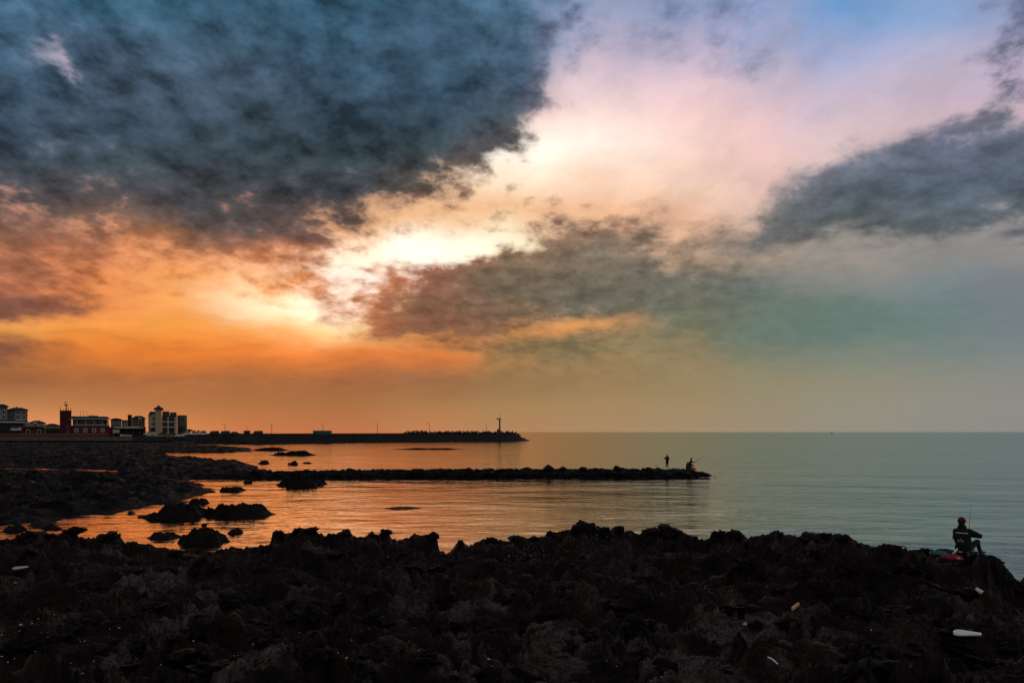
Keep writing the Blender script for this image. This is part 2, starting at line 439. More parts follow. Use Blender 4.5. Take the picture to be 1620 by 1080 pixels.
def grid_object(name, X, Y, Z, mat, attrs=None, keep=None, parent=None):
    """X, Y, Z are (rows, cols) arrays"""
    r, c = Z.shape
    me = bpy.data.meshes.new(name)
    idx = np.arange(r * c).reshape(r, c)
    q = np.stack([idx[:-1, :-1], idx[:-1, 1:], idx[1:, 1:], idx[1:, :-1]], -1).reshape(-1, 4)
    co = np.stack([X, Y, Z], -1).reshape(-1, 3).astype(np.float32)
    if keep is not None:
        k = keep.reshape(-1)
        q = q[k[q].any(1)]
        used = np.unique(q)
        remap = np.full(r * c, -1); remap[used] = np.arange(len(used))
        q = remap[q]; co = co[used]
    else:
        used = np.arange(r * c)
    me.vertices.add(len(co)); me.vertices.foreach_set('co', co.ravel())
    me.loops.add(len(q) * 4); me.loops.foreach_set('vertex_index', q.ravel().astype(np.int32))
    me.polygons.add(len(q))
    me.polygons.foreach_set('loop_start', np.arange(0, len(q) * 4, 4, dtype=np.int32))
    me.polygons.foreach_set('loop_total', np.full(len(q), 4, dtype=np.int32))
    me.update(calc_edges=True)
    me.polygons.foreach_set('use_smooth', np.ones(len(q), dtype=bool))
    for an, av in (attrs or {}).items():
        at_ = me.attributes.new(an, 'FLOAT', 'POINT')
        at_.data.foreach_set('value', av.reshape(-1)[used].astype(np.float32))
    me.materials.append(mat)
    o = bpy.data.objects.new(name, me)
    COL.objects.link(o)
    if parent is not None: o.parent = parent
    return o

# ---------------------------------------------------------------- lava rock materials
def rock_material(name, dark, brown, pale, pale_attr=True, bump=0.05, scale=1.0, spec=0.13):
    m = bpy.data.materials.new(name); m.use_nodes = True
    g = NT(m.node_tree); g.nt.nodes.clear()
    pos = g.n('ShaderNodeTexCoord').outputs['Object']
    n1 = g.noise(pos, 1.1 * scale, 6, 0.65).outputs[0]
    n2 = g.noise(pos, 7.0 * scale, 6, 0.7, 0.3).outputs[0]
    n3 = g.noise(pos, 28.0 * scale, 4, 0.7).outputs[0]
    c = g.mixc(g.maprange(n1, 0.38, 0.62), dark, brown)
    c = g.mixc(g.maprange(n2, 0.55, 0.75, 0, 0.6), c, tuple(v * 2.2 for v in brown))
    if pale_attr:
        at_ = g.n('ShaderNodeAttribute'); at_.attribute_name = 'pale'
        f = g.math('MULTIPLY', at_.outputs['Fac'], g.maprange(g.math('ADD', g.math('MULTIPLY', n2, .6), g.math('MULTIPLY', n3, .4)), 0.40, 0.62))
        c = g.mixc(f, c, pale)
        a2 = g.n('ShaderNodeAttribute'); a2.attribute_name = 'fleck'
        vo = g.n('ShaderNodeTexVoronoi'); g.put(vo.inputs['Vector'], pos); vo.inputs['Scale'].default_value = 9.0
        fl = g.math('MULTIPLY', a2.outputs['Fac'], g.math('MULTIPLY', g.maprange(vo.outputs['Distance'], 0.30, 0.18), g.maprange(n2, 0.46, 0.56)))
        c = g.mixc(fl, c, (0.42, 0.42, 0.40))
    pr = g.n('ShaderNodeBsdfPrincipled')
    g.put(pr.inputs['Base Color'], c)
    g.put(pr.inputs['Roughness'], g.maprange(n1, 0.35, 0.65, 0.85, 0.42))
    pr.inputs['Specular IOR Level'].default_value = spec
    bp = g.n('ShaderNodeBump'); bp.inputs['Strength'].default_value = 1.0; bp.inputs['Distance'].default_value = bump
    vp = g.n('ShaderNodeTexVoronoi'); g.put(vp.inputs['Vector'], pos); vp.inputs['Scale'].default_value = 16.0 * scale      # gas-bubble pits
    pit = g.maprange(vp.outputs['Distance'], 0.0, 0.45, 0.0, 0.8)
    g.put(bp.inputs['Height'], g.math('ADD', g.math('MULTIPLY', n2, 1.2), g.math('ADD', g.math('MULTIPLY', n3, 0.6), pit)))
    g.put(pr.inputs['Normal'], bp.outputs[0])
    out = g.n('ShaderNodeOutputMaterial'); g.put(out.inputs[0], pr.outputs[0])
    return m
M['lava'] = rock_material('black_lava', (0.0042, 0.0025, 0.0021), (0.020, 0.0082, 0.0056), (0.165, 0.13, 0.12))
M['shore'] = rock_material('wet_shore_rock', (0.003, 0.0018, 0.0015), (0.009, 0.0048, 0.0036), (0.1, 0.1, 0.1), False, 0.10, 0.5, 0.06)
M['boulder'] = rock_material('jetty_rock', (0.0035, 0.0024, 0.0022), (0.010, 0.006, 0.005), (0.1, 0.1, 0.1), False, 0.05, 0.8, 0.07)

# ---------------------------------------------------------------- foreground lava shore
SKYLINE = [(-500,870),(-200,862),(-60,852),(0,851),(20,850),(30,846),(50,846),(70,845),(100,844),(110,839),(125,848),(150,850),(165,846),(190,849),(198,858),(215,858),(240,862),(262,866),(292,868),(335,871),(352,867),(368,864),(385,867),(400,864),(418,862),(426,859),(431,843),(441,840),(449,846),(467,837),(481,836),(495,832),(500,840),(515,846),(537,842),(548,837),(558,847),(565,851),(583,847),(589,841),(598,847),(606,840),(610,836),(615,838),(619,852),(631,854),(647,850),(655,844),(672,844),(684,841),(692,850),(695,868),(705,875),(717,868),(726,854),(742,861),(755,854),(775,851),(785,857),(797,853),(802,856),(815,850),(832,852),(841,848),(857,846),(872,848),(878,842),(899,836),(921,830),(948,831),(954,838),(978,835),(989,842),(997,840),(1012,845),(1022,836),(1029,832),(1038,838),(1047,832),(1067,832),(1076,837),(1089,848),(1100,847),(1106,852),(1122,853),(1126,842),(1146,842),(1163,842),(1172,846),(1195,847),(1226,842),(1265,847),(1278,845),(1304,843),(1335,845),(1345,851),(1366,858),(1384,867),(1398,861),(1415,860),(1428,865),(1438,871),(1459,867),(1480,870),(1512,872),(1547,875),(1563,881),(1584,890),(1597,901),(1608,914),(1614,918),(1621,910),(1650,925),(1700,950),(1800,985),(2000,1050)]
SK = np.array(SKYLINE, float)
RIM = np.array([(-500,26),(0,27),(600,26),(900,26),(1200,24),(1400,21),(1520,18.6),(1620,16.8),(1800,14),(2000,12)], float)
NU, NV = 1500, 560
gu = np.linspace(-1.22, 1.08, NU)
gy = np.concatenate([np.geomspace(3.5, 9, 60, endpoint=False), np.geomspace(9, 34, NV - 60)])
U, YY = np.meshgrid(gu, gy)
XX = U * YY
PX = U * F + CX
rim = np.interp(PX, RIM[:, 0], RIM[:, 1])
jag = lambda p: 3.2 * fbm(p / 16.0, p * 0 + .5, 4, 88, 0.7)
skyt = np.interp(PX, SK[:, 0], SK[:, 1])
zr = CAMZ - (skyt - HY) / F * rim                         # height the crest needs
# broad shape: a shelf that dips a little towards the middle and rises to the crest
ramp_ = np.interp(YY, [3.5, 7, 10, 18, 30], [3.6, 2.6, 2.2, 1.7, 1.5])
k = np.clip((YY - rim + 7) / 7, 0, 1)
crest = CAMZ - (np.interp(PX, [-500,0,260,430,700,900,1100,1300,1450,1540,1620,1800], [860,856,868,850,862,842,845,850,870,876,912,990]) - HY) / F * rim
base = ramp_ * (1 - k) + np.minimum(crest, 2.6) * k
wx, wy = XX + 0.6 * fbm(XX * .5, YY * .5, 3, 5), YY + 0.6 * fbm(XX * .5 + 9, YY * .5, 3, 15)
big = 0.42 * fbm(wx * .22, wy * .30, 3, 1)
def billow(x, y, octv=5, seed=0, gain=0.5):
    s, a = 0, 1.0
    for o in range(octv):
        s = s + a * (2 * np.abs(perlin(x * 2.1 ** o + o * 7.7, y * 2.1 ** o + o * 3.3, seed + o)) - .6)
        a *= gain
    return s
rid = 0.26 * billow(wx * .50, wy * .55, 6, 21, 0.46)
f1, e1, cv = worley(wx * 1.15, wy * 1.3, 31)
lump = sstep(0.0, 0.32, e1) * (0.10 + 0.34 * cv) * (1 - .45 * f1 ** 2) * (0.4 + 0.6 * sstep(-.3, .3, fbm(wx * .3, wy * .3, 2, 71)))
f2_, e2, cv2 = worley(wx * 3.4, wy * 3.7, 41)
lump2 = sstep(0.0, 0.35, e2) * (0.03 + 0.12 * cv2) * (1 - .5 * f2_ ** 2)
rope = 0.035 * np.sin((wy * 7 + 2.4 * fbm(wx * .9, wy * .9, 3, 51)) * 2.0) * sstep(0.0, 0.4, fbm(wx * .4, wy * .5, 2, 61))
fine = 0.050 * billow(wx * 3.6, wy * 3.8, 4, 81, 0.7)
ZZ = base + big + rid + lump + lump2 + rope + fine - 0.25
# behind the crest the rock drops into the sea
drop = np.maximum(YY - rim - 0.4, 0)
ZZ = ZZ - 0.55 * drop - 0.05 * drop ** 2
# fit the crest to the photographed outline: raise or lower a band round the rim, column by column
band = np.exp(-((YY - rim) / 2.0) ** 2)
wear = np.clip(6 + 9 * fbm(XX * .8, YY * .5, 3, 66), 1, 18)
for it in range(5):
    proj = HY + F * (CAMZ - ZZ) / YY
    cur = proj.min(0)
    tgt = np.interp(gu * F + CX, SK[:, 0], SK[:, 1]) + jag(gu * F + CX)
    jm = proj.argmin(0)
    dz = (cur - tgt) * gy[jm] / F
    dz = np.clip(dz, -1.5, 1.5)
    ZZ = ZZ + band * dz[None, :]
    if it < 4:                                            # anything else still poking above the outline is worn down
        over = (HY + F * (CAMZ - ZZ) / YY) - tgt[None, :] - wear * (1 - band)
        ZZ = np.where(over < 0, ZZ + over * YY / F, ZZ)
ZZ = np.maximum(ZZ, -1.5)
proj = HY + F * (CAMZ - ZZ) / YY
run = np.minimum.accumulate(proj, 0)

def on_shore(px, py):
    """first point of the lava shore seen along the sight line of a photo pixel"""
    i = int(np.clip(round(((px - CX) / F - gu[0]) / (gu[1] - gu[0])), 0, NU - 1))
    hit = np.nonzero(run[:, i] <= py)[0]
    j = int(hit[0]) if len(hit) else int(proj[:, i].argmin())
    return Vector((gu[i] * gy[j], gy[j], ZZ[j, i]))

pale = np.zeros_like(ZZ); fleck = np.zeros_like(ZZ)  # lighter patches and flecks mixed into the rock colour
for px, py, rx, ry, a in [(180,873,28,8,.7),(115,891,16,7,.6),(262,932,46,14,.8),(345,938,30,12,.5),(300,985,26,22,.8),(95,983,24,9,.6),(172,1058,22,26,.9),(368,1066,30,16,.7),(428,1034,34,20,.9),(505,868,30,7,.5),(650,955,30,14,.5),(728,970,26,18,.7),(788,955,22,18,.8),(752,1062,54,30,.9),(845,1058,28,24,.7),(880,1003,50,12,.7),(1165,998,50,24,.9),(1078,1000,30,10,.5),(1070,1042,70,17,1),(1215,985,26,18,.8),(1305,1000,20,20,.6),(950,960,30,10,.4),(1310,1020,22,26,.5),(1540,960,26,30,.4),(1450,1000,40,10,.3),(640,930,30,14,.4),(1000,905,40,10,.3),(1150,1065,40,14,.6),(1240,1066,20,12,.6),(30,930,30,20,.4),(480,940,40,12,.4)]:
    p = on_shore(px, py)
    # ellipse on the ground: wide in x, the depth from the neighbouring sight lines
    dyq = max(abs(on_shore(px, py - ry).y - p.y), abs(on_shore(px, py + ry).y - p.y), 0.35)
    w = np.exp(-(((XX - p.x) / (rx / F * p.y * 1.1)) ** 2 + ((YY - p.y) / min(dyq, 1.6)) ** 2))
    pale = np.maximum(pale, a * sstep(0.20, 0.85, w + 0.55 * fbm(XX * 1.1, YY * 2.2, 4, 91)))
for px, py, rx, ry in [(915,850,26,9),(893,846,12,8),(845,876,30,8),(810,892,14,7),(955,848,14,6),(1185,853,6,4)]:
    p = on_shore(px, py)
    w = np.exp(-(((XX - p.x) / (rx / F * p.y)) ** 2 + ((YY - p.y) / 1.3) ** 2))
    fleck = np.maximum(fleck, w)
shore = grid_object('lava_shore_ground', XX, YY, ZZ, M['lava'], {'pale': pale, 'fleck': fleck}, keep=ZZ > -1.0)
tag(shore, 'black jagged lava rock shore with pale patches in the foreground', 'rocky shore', kind='structure')

# ---------------------------------------------------------------- loose lava rocks
def rock_mesh(seed, sub=3, flat=0.75, rough=0.30):
    bm = bmesh.new()
    bmesh.ops.create_icosphere(bm, subdivisions=sub, radius=1)
    co = np.array([v.co for v in bm.verts])
    rng = np.random.RandomState(seed)
    st = rng.uniform(0.75, 1.2, 3) * np.array([1.15, 1, flat])
    pl = rng.normal(size=(9, 3)); pl /= np.linalg.norm(pl, axis=1)[:, None]
    d = co @ pl.T
    cut = np.minimum(1, (rng.uniform(0.62, 0.9, 9)[None, :] / np.maximum(d, 1e-3)).min(1) if False else np.where(d > 0, rng.uniform(0.62, 0.9, 9)[None, :] / np.maximum(d, 1e-3), 9).min(1))
    o = seed * 3.7
    nz = fbm(co[:, 0] * 1.7 + o, co[:, 1] * 1.7 + co[:, 2] * 1.1, 4, seed) + fbm(co[:, 2] * 1.9 + o, co[:, 0] * 1.3 - co[:, 1] * .8, 4, seed + 9)
    co = co * (cut * (1 + rough * 0.5 * nz))[:, None] * st
    for v, c in zip(bm.verts, co): v.co = c
    me = bpy.data.meshes.new('rock'); bm.to_mesh(me); bm.free()
    return me

rng = random.Random(4)
lava_meshes = [rock_mesh(100 + i, 4, 0.7, 0.7) for i in range(6)]
for m_ in lava_meshes: m_.materials.append(M['lava'])
LOOSE = [(110,846,14),(78,850,11),(275,846,0),(165,853,16),(50,855,18),(440,850,13),(468,845,10),(489,842,12),(548,846,9),(610,846,9),(592,849,8),(684,851,11),(728,862,8),(776,859,12),(815,858,10),(843,856,9),(876,851,11),(923,840,20),(955,846,11),(978,845,12),(1030,842,14),(1058,842,17),(1074,846,11),(1142,851,16),(1164,851,12),(1230,850,14),(1280,853,13),(1306,851,12),(1335,853,10),(1400,870,18),(1420,874,12),(1468,870,7),(1440,905,16),(1345,890,18),(1290,905,20),(1190,900,18),(1065,870,15),(1015,900,20),(900,930,22),(860,980,26),(800,1000,24),(700,905,16),(640,880,13),(560,900,18),(520,950,24),(450,900,15),(400,985,26),(340,900,16),(275,905,17),(230,960,22),(150,930,18),(60,900,16),(40,960,20),(1010,990,26),(1240,940,20),(1130,930,20),(1420,960,24),(1500,930,18),(1580,1010,26),(1360,1040,30),(1605,935,14),(990,1045,28),(600,1030,30),(300,1035,26),(1180,1075,30),(530,1005,18),(660,985,20),(930,1010,18)]
n_l = 0
rq = random.Random(11)
for _ in range(150):
    pyq = 872 + 208 * rq.random() ** 1.3
    LOOSE.append((rq.uniform(-10, 1600), pyq, rq.uniform(7, 15) * (1 + (pyq - 872) / 150)))
for px, py, rp in LOOSE:
    if rp == 0: continue
    p = on_shore(px, py)
    s = rp / F * p.y
    o = bpy.data.objects.new('lava_rock', lava_meshes[n_l % 6]); COL.objects.link(o)
    o.location = p + Vector((0, s * .4, -s * (.05 if py < 868 else rng.uniform(.30, .55)))); o.scale = (s, s * rng.uniform(.8, 1.2), s * rng.uniform(.75, 1.05))
    o.rotation_euler = (rng.uniform(-.3, .3), rng.uniform(-.3, .3), rng.uniform(0, 6.28))
    tag(o, 'rough black lava rock lying loose on the foreground lava shore', 'rock', 'loose lava rocks on the foreground shore')
    n_l += 1

# ---------------------------------------------------------------- rocky flat along the far left side of the bay, up to the town
LAND = [(-1500,900),(-700,860),(-150,842),(0,831),(20,829),(37,828),(52,825),(54,834),(70,838),(91,838),(94,821),(116,815),(148,812),(173,814),(198,808),(207,813),(215,803),(237,801),(259,797),(284,796),(296,790),(310,786),(326,781),(343,778),(336,773),(300,764),(299,758),(340,757.5),(430,757),(440,750),(420,745.5),(395,743),(408,737),(392,733),(378,729),(346,729),(321,725),(279,724),(262,721),(235,720),(214,719.5),(213,717.5),(262,716.5),(320,716.5),(352,716),(398,714),(396,709),(362,706.5),(340,705),(318,705.5),(315,703),(350,702.5),(402,702.2),(400,697),(330,694),(200,693.5),(-1500,693.5)]
LXY = np.array([((px - CX) / F * sea_Y(py), sea_Y(py)) for px, py in LAND])
u2 = np.linspace(-1.45, -0.30, 620)
y2 = np.geomspace(33, 560, 420)
U2, Y2 = np.meshgrid(u2, y2)
X2 = U2 * Y2

def poly_sdf(X, Y, P):
    x, y = X.ravel(), Y.ravel()
    d = np.full(x.shape, 1e18); inside = np.zeros(x.shape, bool)
    for i in range(len(P)):
        a, b = P[i - 1], P[i]
        e = b - a
        t = np.clip(((x - a[0]) * e[0] + (y - a[1]) * e[1]) / (e @ e), 0, 1)
        d = np.minimum(d, (x - a[0] - t * e[0]) ** 2 + (y - a[1] - t * e[1]) ** 2)
        c = ((a[1] > y) != (b[1] > y)) & (x < (b[0] - a[0]) * (y - a[1]) / (b[1] - a[1] + 1e-12) + a[0])
        inside ^= c
    return (np.sqrt(d) * np.where(inside, 1, -1)).reshape(X.shape)

sdf = poly_sdf(X2, Y2, LXY)
PX2, = (U2 * F + CX,)
# a narrow tidal channel crossing the flat
ch = np.interp(PX2, [-800, 0, 60, 110, 183, 186], [738, 740.5, 741.5, 743, 745, 745])
chY = CAMZ * F / (ch - HY)
chan = np.where((PX2 < 186), np.abs(Y2 - chY) - 1.9 - 1.0 * fbm(X2 * .15, Y2 * .2, 2, 7), 9.0)
sc = 1.0 + Y2 / 160
rag = 0.55 * fbm(X2 * .9 / sc, Y2 * .9 / sc, 4, 12) * sc
sd2 = np.minimum(sdf + rag, chan + 0.5 * rag)
f1, e1, cv = worley(X2 * 0.42, Y2 * 0.30, 13)
f2_, e2, cv2 = worley(X2 * 1.1, Y2 * .9, 14)
hl = 0.75 * fbm(X2 * .10, Y2 * .10, 3, 15) + 0.45 * billow(X2 * .30, Y2 * .3, 6, 16, .6) + sstep(0, .3, e1) * cv * .8 + sstep(0, .3, e2) * cv2 * .35
shape = np.tanh(np.maximum(sd2, 0) / 2.2)
Z2 = np.where(sd2 > 0, shape * np.maximum(0.36 + hl * .58, 0.10), sd2 * 0.5)
town = sstep(322, 338, Y2)                                   # the town stands on a raised shelf behind a sea wall
Z2 = Z2 * (1 - town) + (3.2 + 0.15 * fbm(X2 * .05, Y2 * .05, 2, 3)) * town * (PX2 < 420) + np.where(PX2 >= 420, -2, 0) * town
# keep every rock on the flat at or under the outlines seen against the water
cap = np.interp(PX2, [-900, 0, 200, 240, 262, 279, 300, 321, 346, 365, 390, 410], [709, 709, 712, 717, 716, 722, 720, 719, 726, 724, 733, 737.5])
zc = CAMZ - (cap - HY) / F * Y2
Z2 = np.where((Y2 > 60) & (Y2 < 175) & (PX2 > 215), np.minimum(Z2, zc), Z2)
cap2 = np.interp(PX2, [0, 280, 318, 334, 350, 396], [697, 698.5, 703.5, 703.5, 705, 708])
zc2 = CAMZ - (cap2 - HY) / F * Y2
Z2 = np.where((Y2 >= 175) & (Y2 < 318), np.minimum(Z2, zc2), Z2)
zc3 = CAMZ - (ch + 1.2 - HY) / F * Y2
Z2 = np.where((PX2 < 190) & (Y2 > 60) & (Y2 < chY - 1), np.minimum(Z2, zc3 * (1 + .25 * fbm(X2 * .3, Y2 * .3, 3, 44))), Z2)
flat = grid_object('tidal_flat_ground', X2, Y2, np.maximum(Z2, -1.4), M['shore'], keep=Z2 > -1.2)
tag(flat, 'dark rocky tidal flat below the seaside town', 'rocky shore', kind='structure')

def flat_z(X, Y):
    i = int(np.clip(round((X / Y - u2[0]) / (u2[1] - u2[0])), 0, len(u2) - 1))
    j = int(np.clip(np.searchsorted(y2, Y), 0, len(y2) - 1))
    return float(Z2[j, i])

# ---------------------------------------------------------------- rocks standing in the bay, each its own
def islet(x0, x1, ytop, ywat, label, seed, peaks=None, cat='rock', lowpoly=1.0):
    """x0..x1 and ywat: outline at the waterline; ytop: highest point (photo pixels)"""
    Y = sea_Y(ywat) + 0.4
    cx, w = ((x0 + x1) / 2 - CX) / F * Y, (x1 - x0) / F * Y
    H = max((ywat - ytop) / F * Y, 0.06)
    dep = min(w * 0.5, max(1.2, 2.2 * H))
    nx, ny = int(np.clip(w * 14, 40, 130)), 44
    a, b = np.meshgrid(np.linspace(-1.25, 1.25, nx), np.linspace(-1.3, 1.3, ny))
    X, Yl = a * w / 2, b * dep
    r = np.maximum(np.hypot(a, b) + 0.16 * fbm(a * 2.2 + seed, b * 2.2, 4, seed), 0)
    prof = np.interp(a, *zip(*(peaks or [(-1, .6), (-.4, .9), (0, 1), (.5, .8), (1, .5)])))
    f, e, c = worley(X * 1.0 + seed, Yl * 1.0, seed)
    Z = np.clip(1 - r ** 2.4, 0, 1) ** .75 * prof * H * (0.80 + 0.50 * billow(X * 1.2, Yl * 1.2 + seed, 5, seed + 2) + 0.45 * sstep(0, .35, e) * (c - .4))
    Z = np.where(r < 1, Z, -(r - 1) * 0.8)
    m = np.percentile(Z[r < .85], 92)
    top_ = H * (.94 + .26 * fbm(X * 2.6, Yl * 2.6, 4, seed + 5))
    Z = np.where(Z > 0, np.minimum(Z * H / max(m, 1e-3), top_), Z)
    o = grid_object('sea_rock', X, Yl, Z, M['boulder'], keep=Z > -0.35)
    o.location = (cx, Y + dep * 0.75, 0)
    tag(o, label, cat)
    return o

islet(208, 309, 800, 822, 'peaked black rock in the bay with a long low tail to its left', 3, [(-1, .2), (-.6, .35), (-.1, .6), (.15, 1), (.45, .75), (.8, .55), (1, .35)])
islet(306, 424, 801, 819, 'broad flat-topped black rock in the bay with a notch at its waterline', 5, [(-1, .35), (-.6, .8), (-.3, .9), (-.1, .7), (.2, 1), (.6, .75), (1, .15)])
islet(272, 347, 842, 864, 'big rounded black boulder rock next to the foreground shore', 7, [(-1, .6), (-.5, .95), (0, 1), (.5, 1), (.85, .8), (1, .5)])
islet(226, 275, 846, 855, 'low thin black ledge left of the big rounded boulder rock', 8)
islet(357, 380, 839, 846, 'small lone black rock right of the big rounded boulder rock', 9)
islet(0, 31, 833, 842, 'small low black rock at the left photo edge beside the foreground shore', 10)
islet(316, 326, 829, 833, 'tiniest black rock tip between the flat-topped rock and boulder rock', 11)
islet(294, 325, 789, 798, 'small black rock just behind the flat-topped rock', 12)
islet(343, 381, 771, 778, 'twin-humped black rock off the point of the tidal flat', 13, [(-1, .4), (-.6, 1), (-.3, .4), (.2, .8), (.6, .9), (1, .3)])
islet(383, 397, 760, 765, 'tiny black rock just below the root of the rock jetty', 14)
islet(427, 507, 748, 769, 'craggy black rock clump jutting out in front of the jetty', 15, [(-1, .2), (-.6, .6), (-.2, 1), (.2, .95), (.6, .6), (1, .3)])
islet(396, 455, 707.5, 713, 'long low black reef beyond the jetty, nearest the tidal flat', 16)
islet(425, 498, 713, 720.5, 'long black reef with two humps beyond the jetty', 17, [(-1, .3), (-.7, .8), (-.35, .5), (.2, .9), (.5, 1), (1, .1)])
islet(406, 424, 728, 734, 'small domed rock beyond the jetty beside the tidal flat', 18)
islet(453, 470, 729, 735.5, 'small dark dome of rock alone in the orange water beyond the jetty', 19)
islet(476, 493, 731, 733.3, 'thin sliver of rock right of the small dark dome', 20)
islet(604, 662, 805.5, 806.9, 'barely awash dark reef in the middle of the bay', 21, [(-1, .2), (-.4, .4), (.2, .7), (.5, .5), (.9, 1), (1, .5)])
islet(617, 730, 708.4, 711, 'long thin line of rocks awash between jetty and breakwater', 22, [(-1, .3), (-.5, .6), (-.3, 1), (.1, .6), (.5, 1), (1, .4)])
islet(458, 476, 744.5, 747.5, 'low black rock touching the far side of the jetty', 24)

# ---------------------------------------------------------------- near rock jetty: a rubble core with boulders piled on it
JX = np.array([(300, 757.5, 748), (400, 757, 746.5), (520, 757, 744), (700, 757, 742.8), (900, 756.5, 743), (1040, 756, 741.5), (1085, 755, 741.5), (1110, 753.5, 746), (1128, 752.5, 751)], float)
jx = np.linspace(300, 1130, 420)
fy = np.interp(jx, JX[:, 0], JX[:, 1]); ty = np.interp(jx, JX[:, 0], JX[:, 2])
Yf = CAMZ * F / (fy - HY)
hh = (CAMZ - (ty - HY) / F * (Yf + 1.6))
rows = np.linspace(-1, 1, 26)
Xj = np.zeros((26, 420)); Yj = Xj.copy(); Zj = Xj.copy()
for i, r in enumerate(rows):
    yy_ = Yf + 1.9 + r * 2.6
    Xj[i] = (jx - CX) / F * Yf
    Yj[i] = yy_
    Zj[i] = np.clip(1.35 * (1 - abs(r) ** 2.2) - 0.25, -0.5, 1) * hh * 0.95
Zj += 0.16 * fbm(Xj * .9, Yj * .9, 4, 33) + .12 * billow(Xj * 1.3, Yj * 1.3, 4, 35)
jet = grid_object('rock_jetty', Xj, Yj, Zj, M['boulder'])
tag(jet, 'long low rubble jetty running out from the tidal flat into the bay', 'jetty')
b_meshes = [rock_mesh(200 + i, 3, 0.72, 0.35) for i in range(8)]
for m_ in b_meshes: m_.materials.append(M['boulder'])
nb = 0
def boulder(x, y, z, s, sz):
    global nb
    o = bpy.data.objects.new('boulder', b_meshes[nb % 8]); COL.objects.link(o)
    o.location = (x, y, z); o.scale = (s, s * rng.uniform(.8, 1.1), sz)
    o.rotation_euler = (rng.uniform(-.25, .25), rng.uniform(-.25, .25), rng.uniform(0, 6.28))
    tag(o, 'dark boulder piled with others along the low rock jetty', 'boulder', 'boulders piled along the jetty')
    nb += 1
px = 385.0
while px < 1120:
    Yq = float(np.interp(px, jx, Yf)); H = float(np.interp(px, jx, hh))
    big_ = px > 640
    s = rng.uniform(.42, .70) * (1.0 if big_ else .75)
    x = (px - CX) / F * Yq
    if px < 1040 or rng.random() < .5:
        top = s * .62
        boulder(x, Yq + 1.5 + rng.uniform(-.3, .3), H - top * (0.72 if px < 1030 else 1.05) + (rng.random() < .22) * .22 + (.06 if big_ else 0), s, s * rng.uniform(.8, 1.0))
    boulder(x + rng.uniform(-.3, .3), Yq + 0.35 + rng.uniform(-.2, .2), H * rng.uniform(.25, .5), s * 1.05, s * .85)
    if rng.random() < .5: boulder(x + rng.uniform(-.3, .3), Yq - .15, 0.02, s * .8, s * .6)
    if px > 1035:
        for _ in range(2): boulder(x + rng.uniform(-.4, .4), Yq + rng.uniform(.2, 1.3), H * rng.uniform(.3, .75), s * .6, s * .5)
    px += s * 1.45 / Yq * F

# ---------------------------------------------------------------- pale streaks painted as sky reflection in the swash, outer shore
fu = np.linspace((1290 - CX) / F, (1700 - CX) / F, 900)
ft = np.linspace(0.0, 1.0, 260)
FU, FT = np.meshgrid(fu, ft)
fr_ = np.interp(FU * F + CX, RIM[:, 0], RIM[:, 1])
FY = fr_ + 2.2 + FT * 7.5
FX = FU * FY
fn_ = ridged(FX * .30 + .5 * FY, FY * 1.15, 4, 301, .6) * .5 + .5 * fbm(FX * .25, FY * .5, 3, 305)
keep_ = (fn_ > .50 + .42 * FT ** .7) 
sheen_m = bpy.data.materials.new('swash_sheen'); sheen_m.use_nodes = True
_p = sheen_m.node_tree.nodes['Principled BSDF']
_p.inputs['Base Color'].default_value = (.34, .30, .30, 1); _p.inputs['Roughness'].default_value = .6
fo = grid_object('swash_sheen', FX, FY, np.full_like(FX, .03), sheen_m, keep=keep_)
tag(fo, 'thin pale streaks painted as sky reflection on the sea along the outer shore rocks', 'foam', kind='stuff')
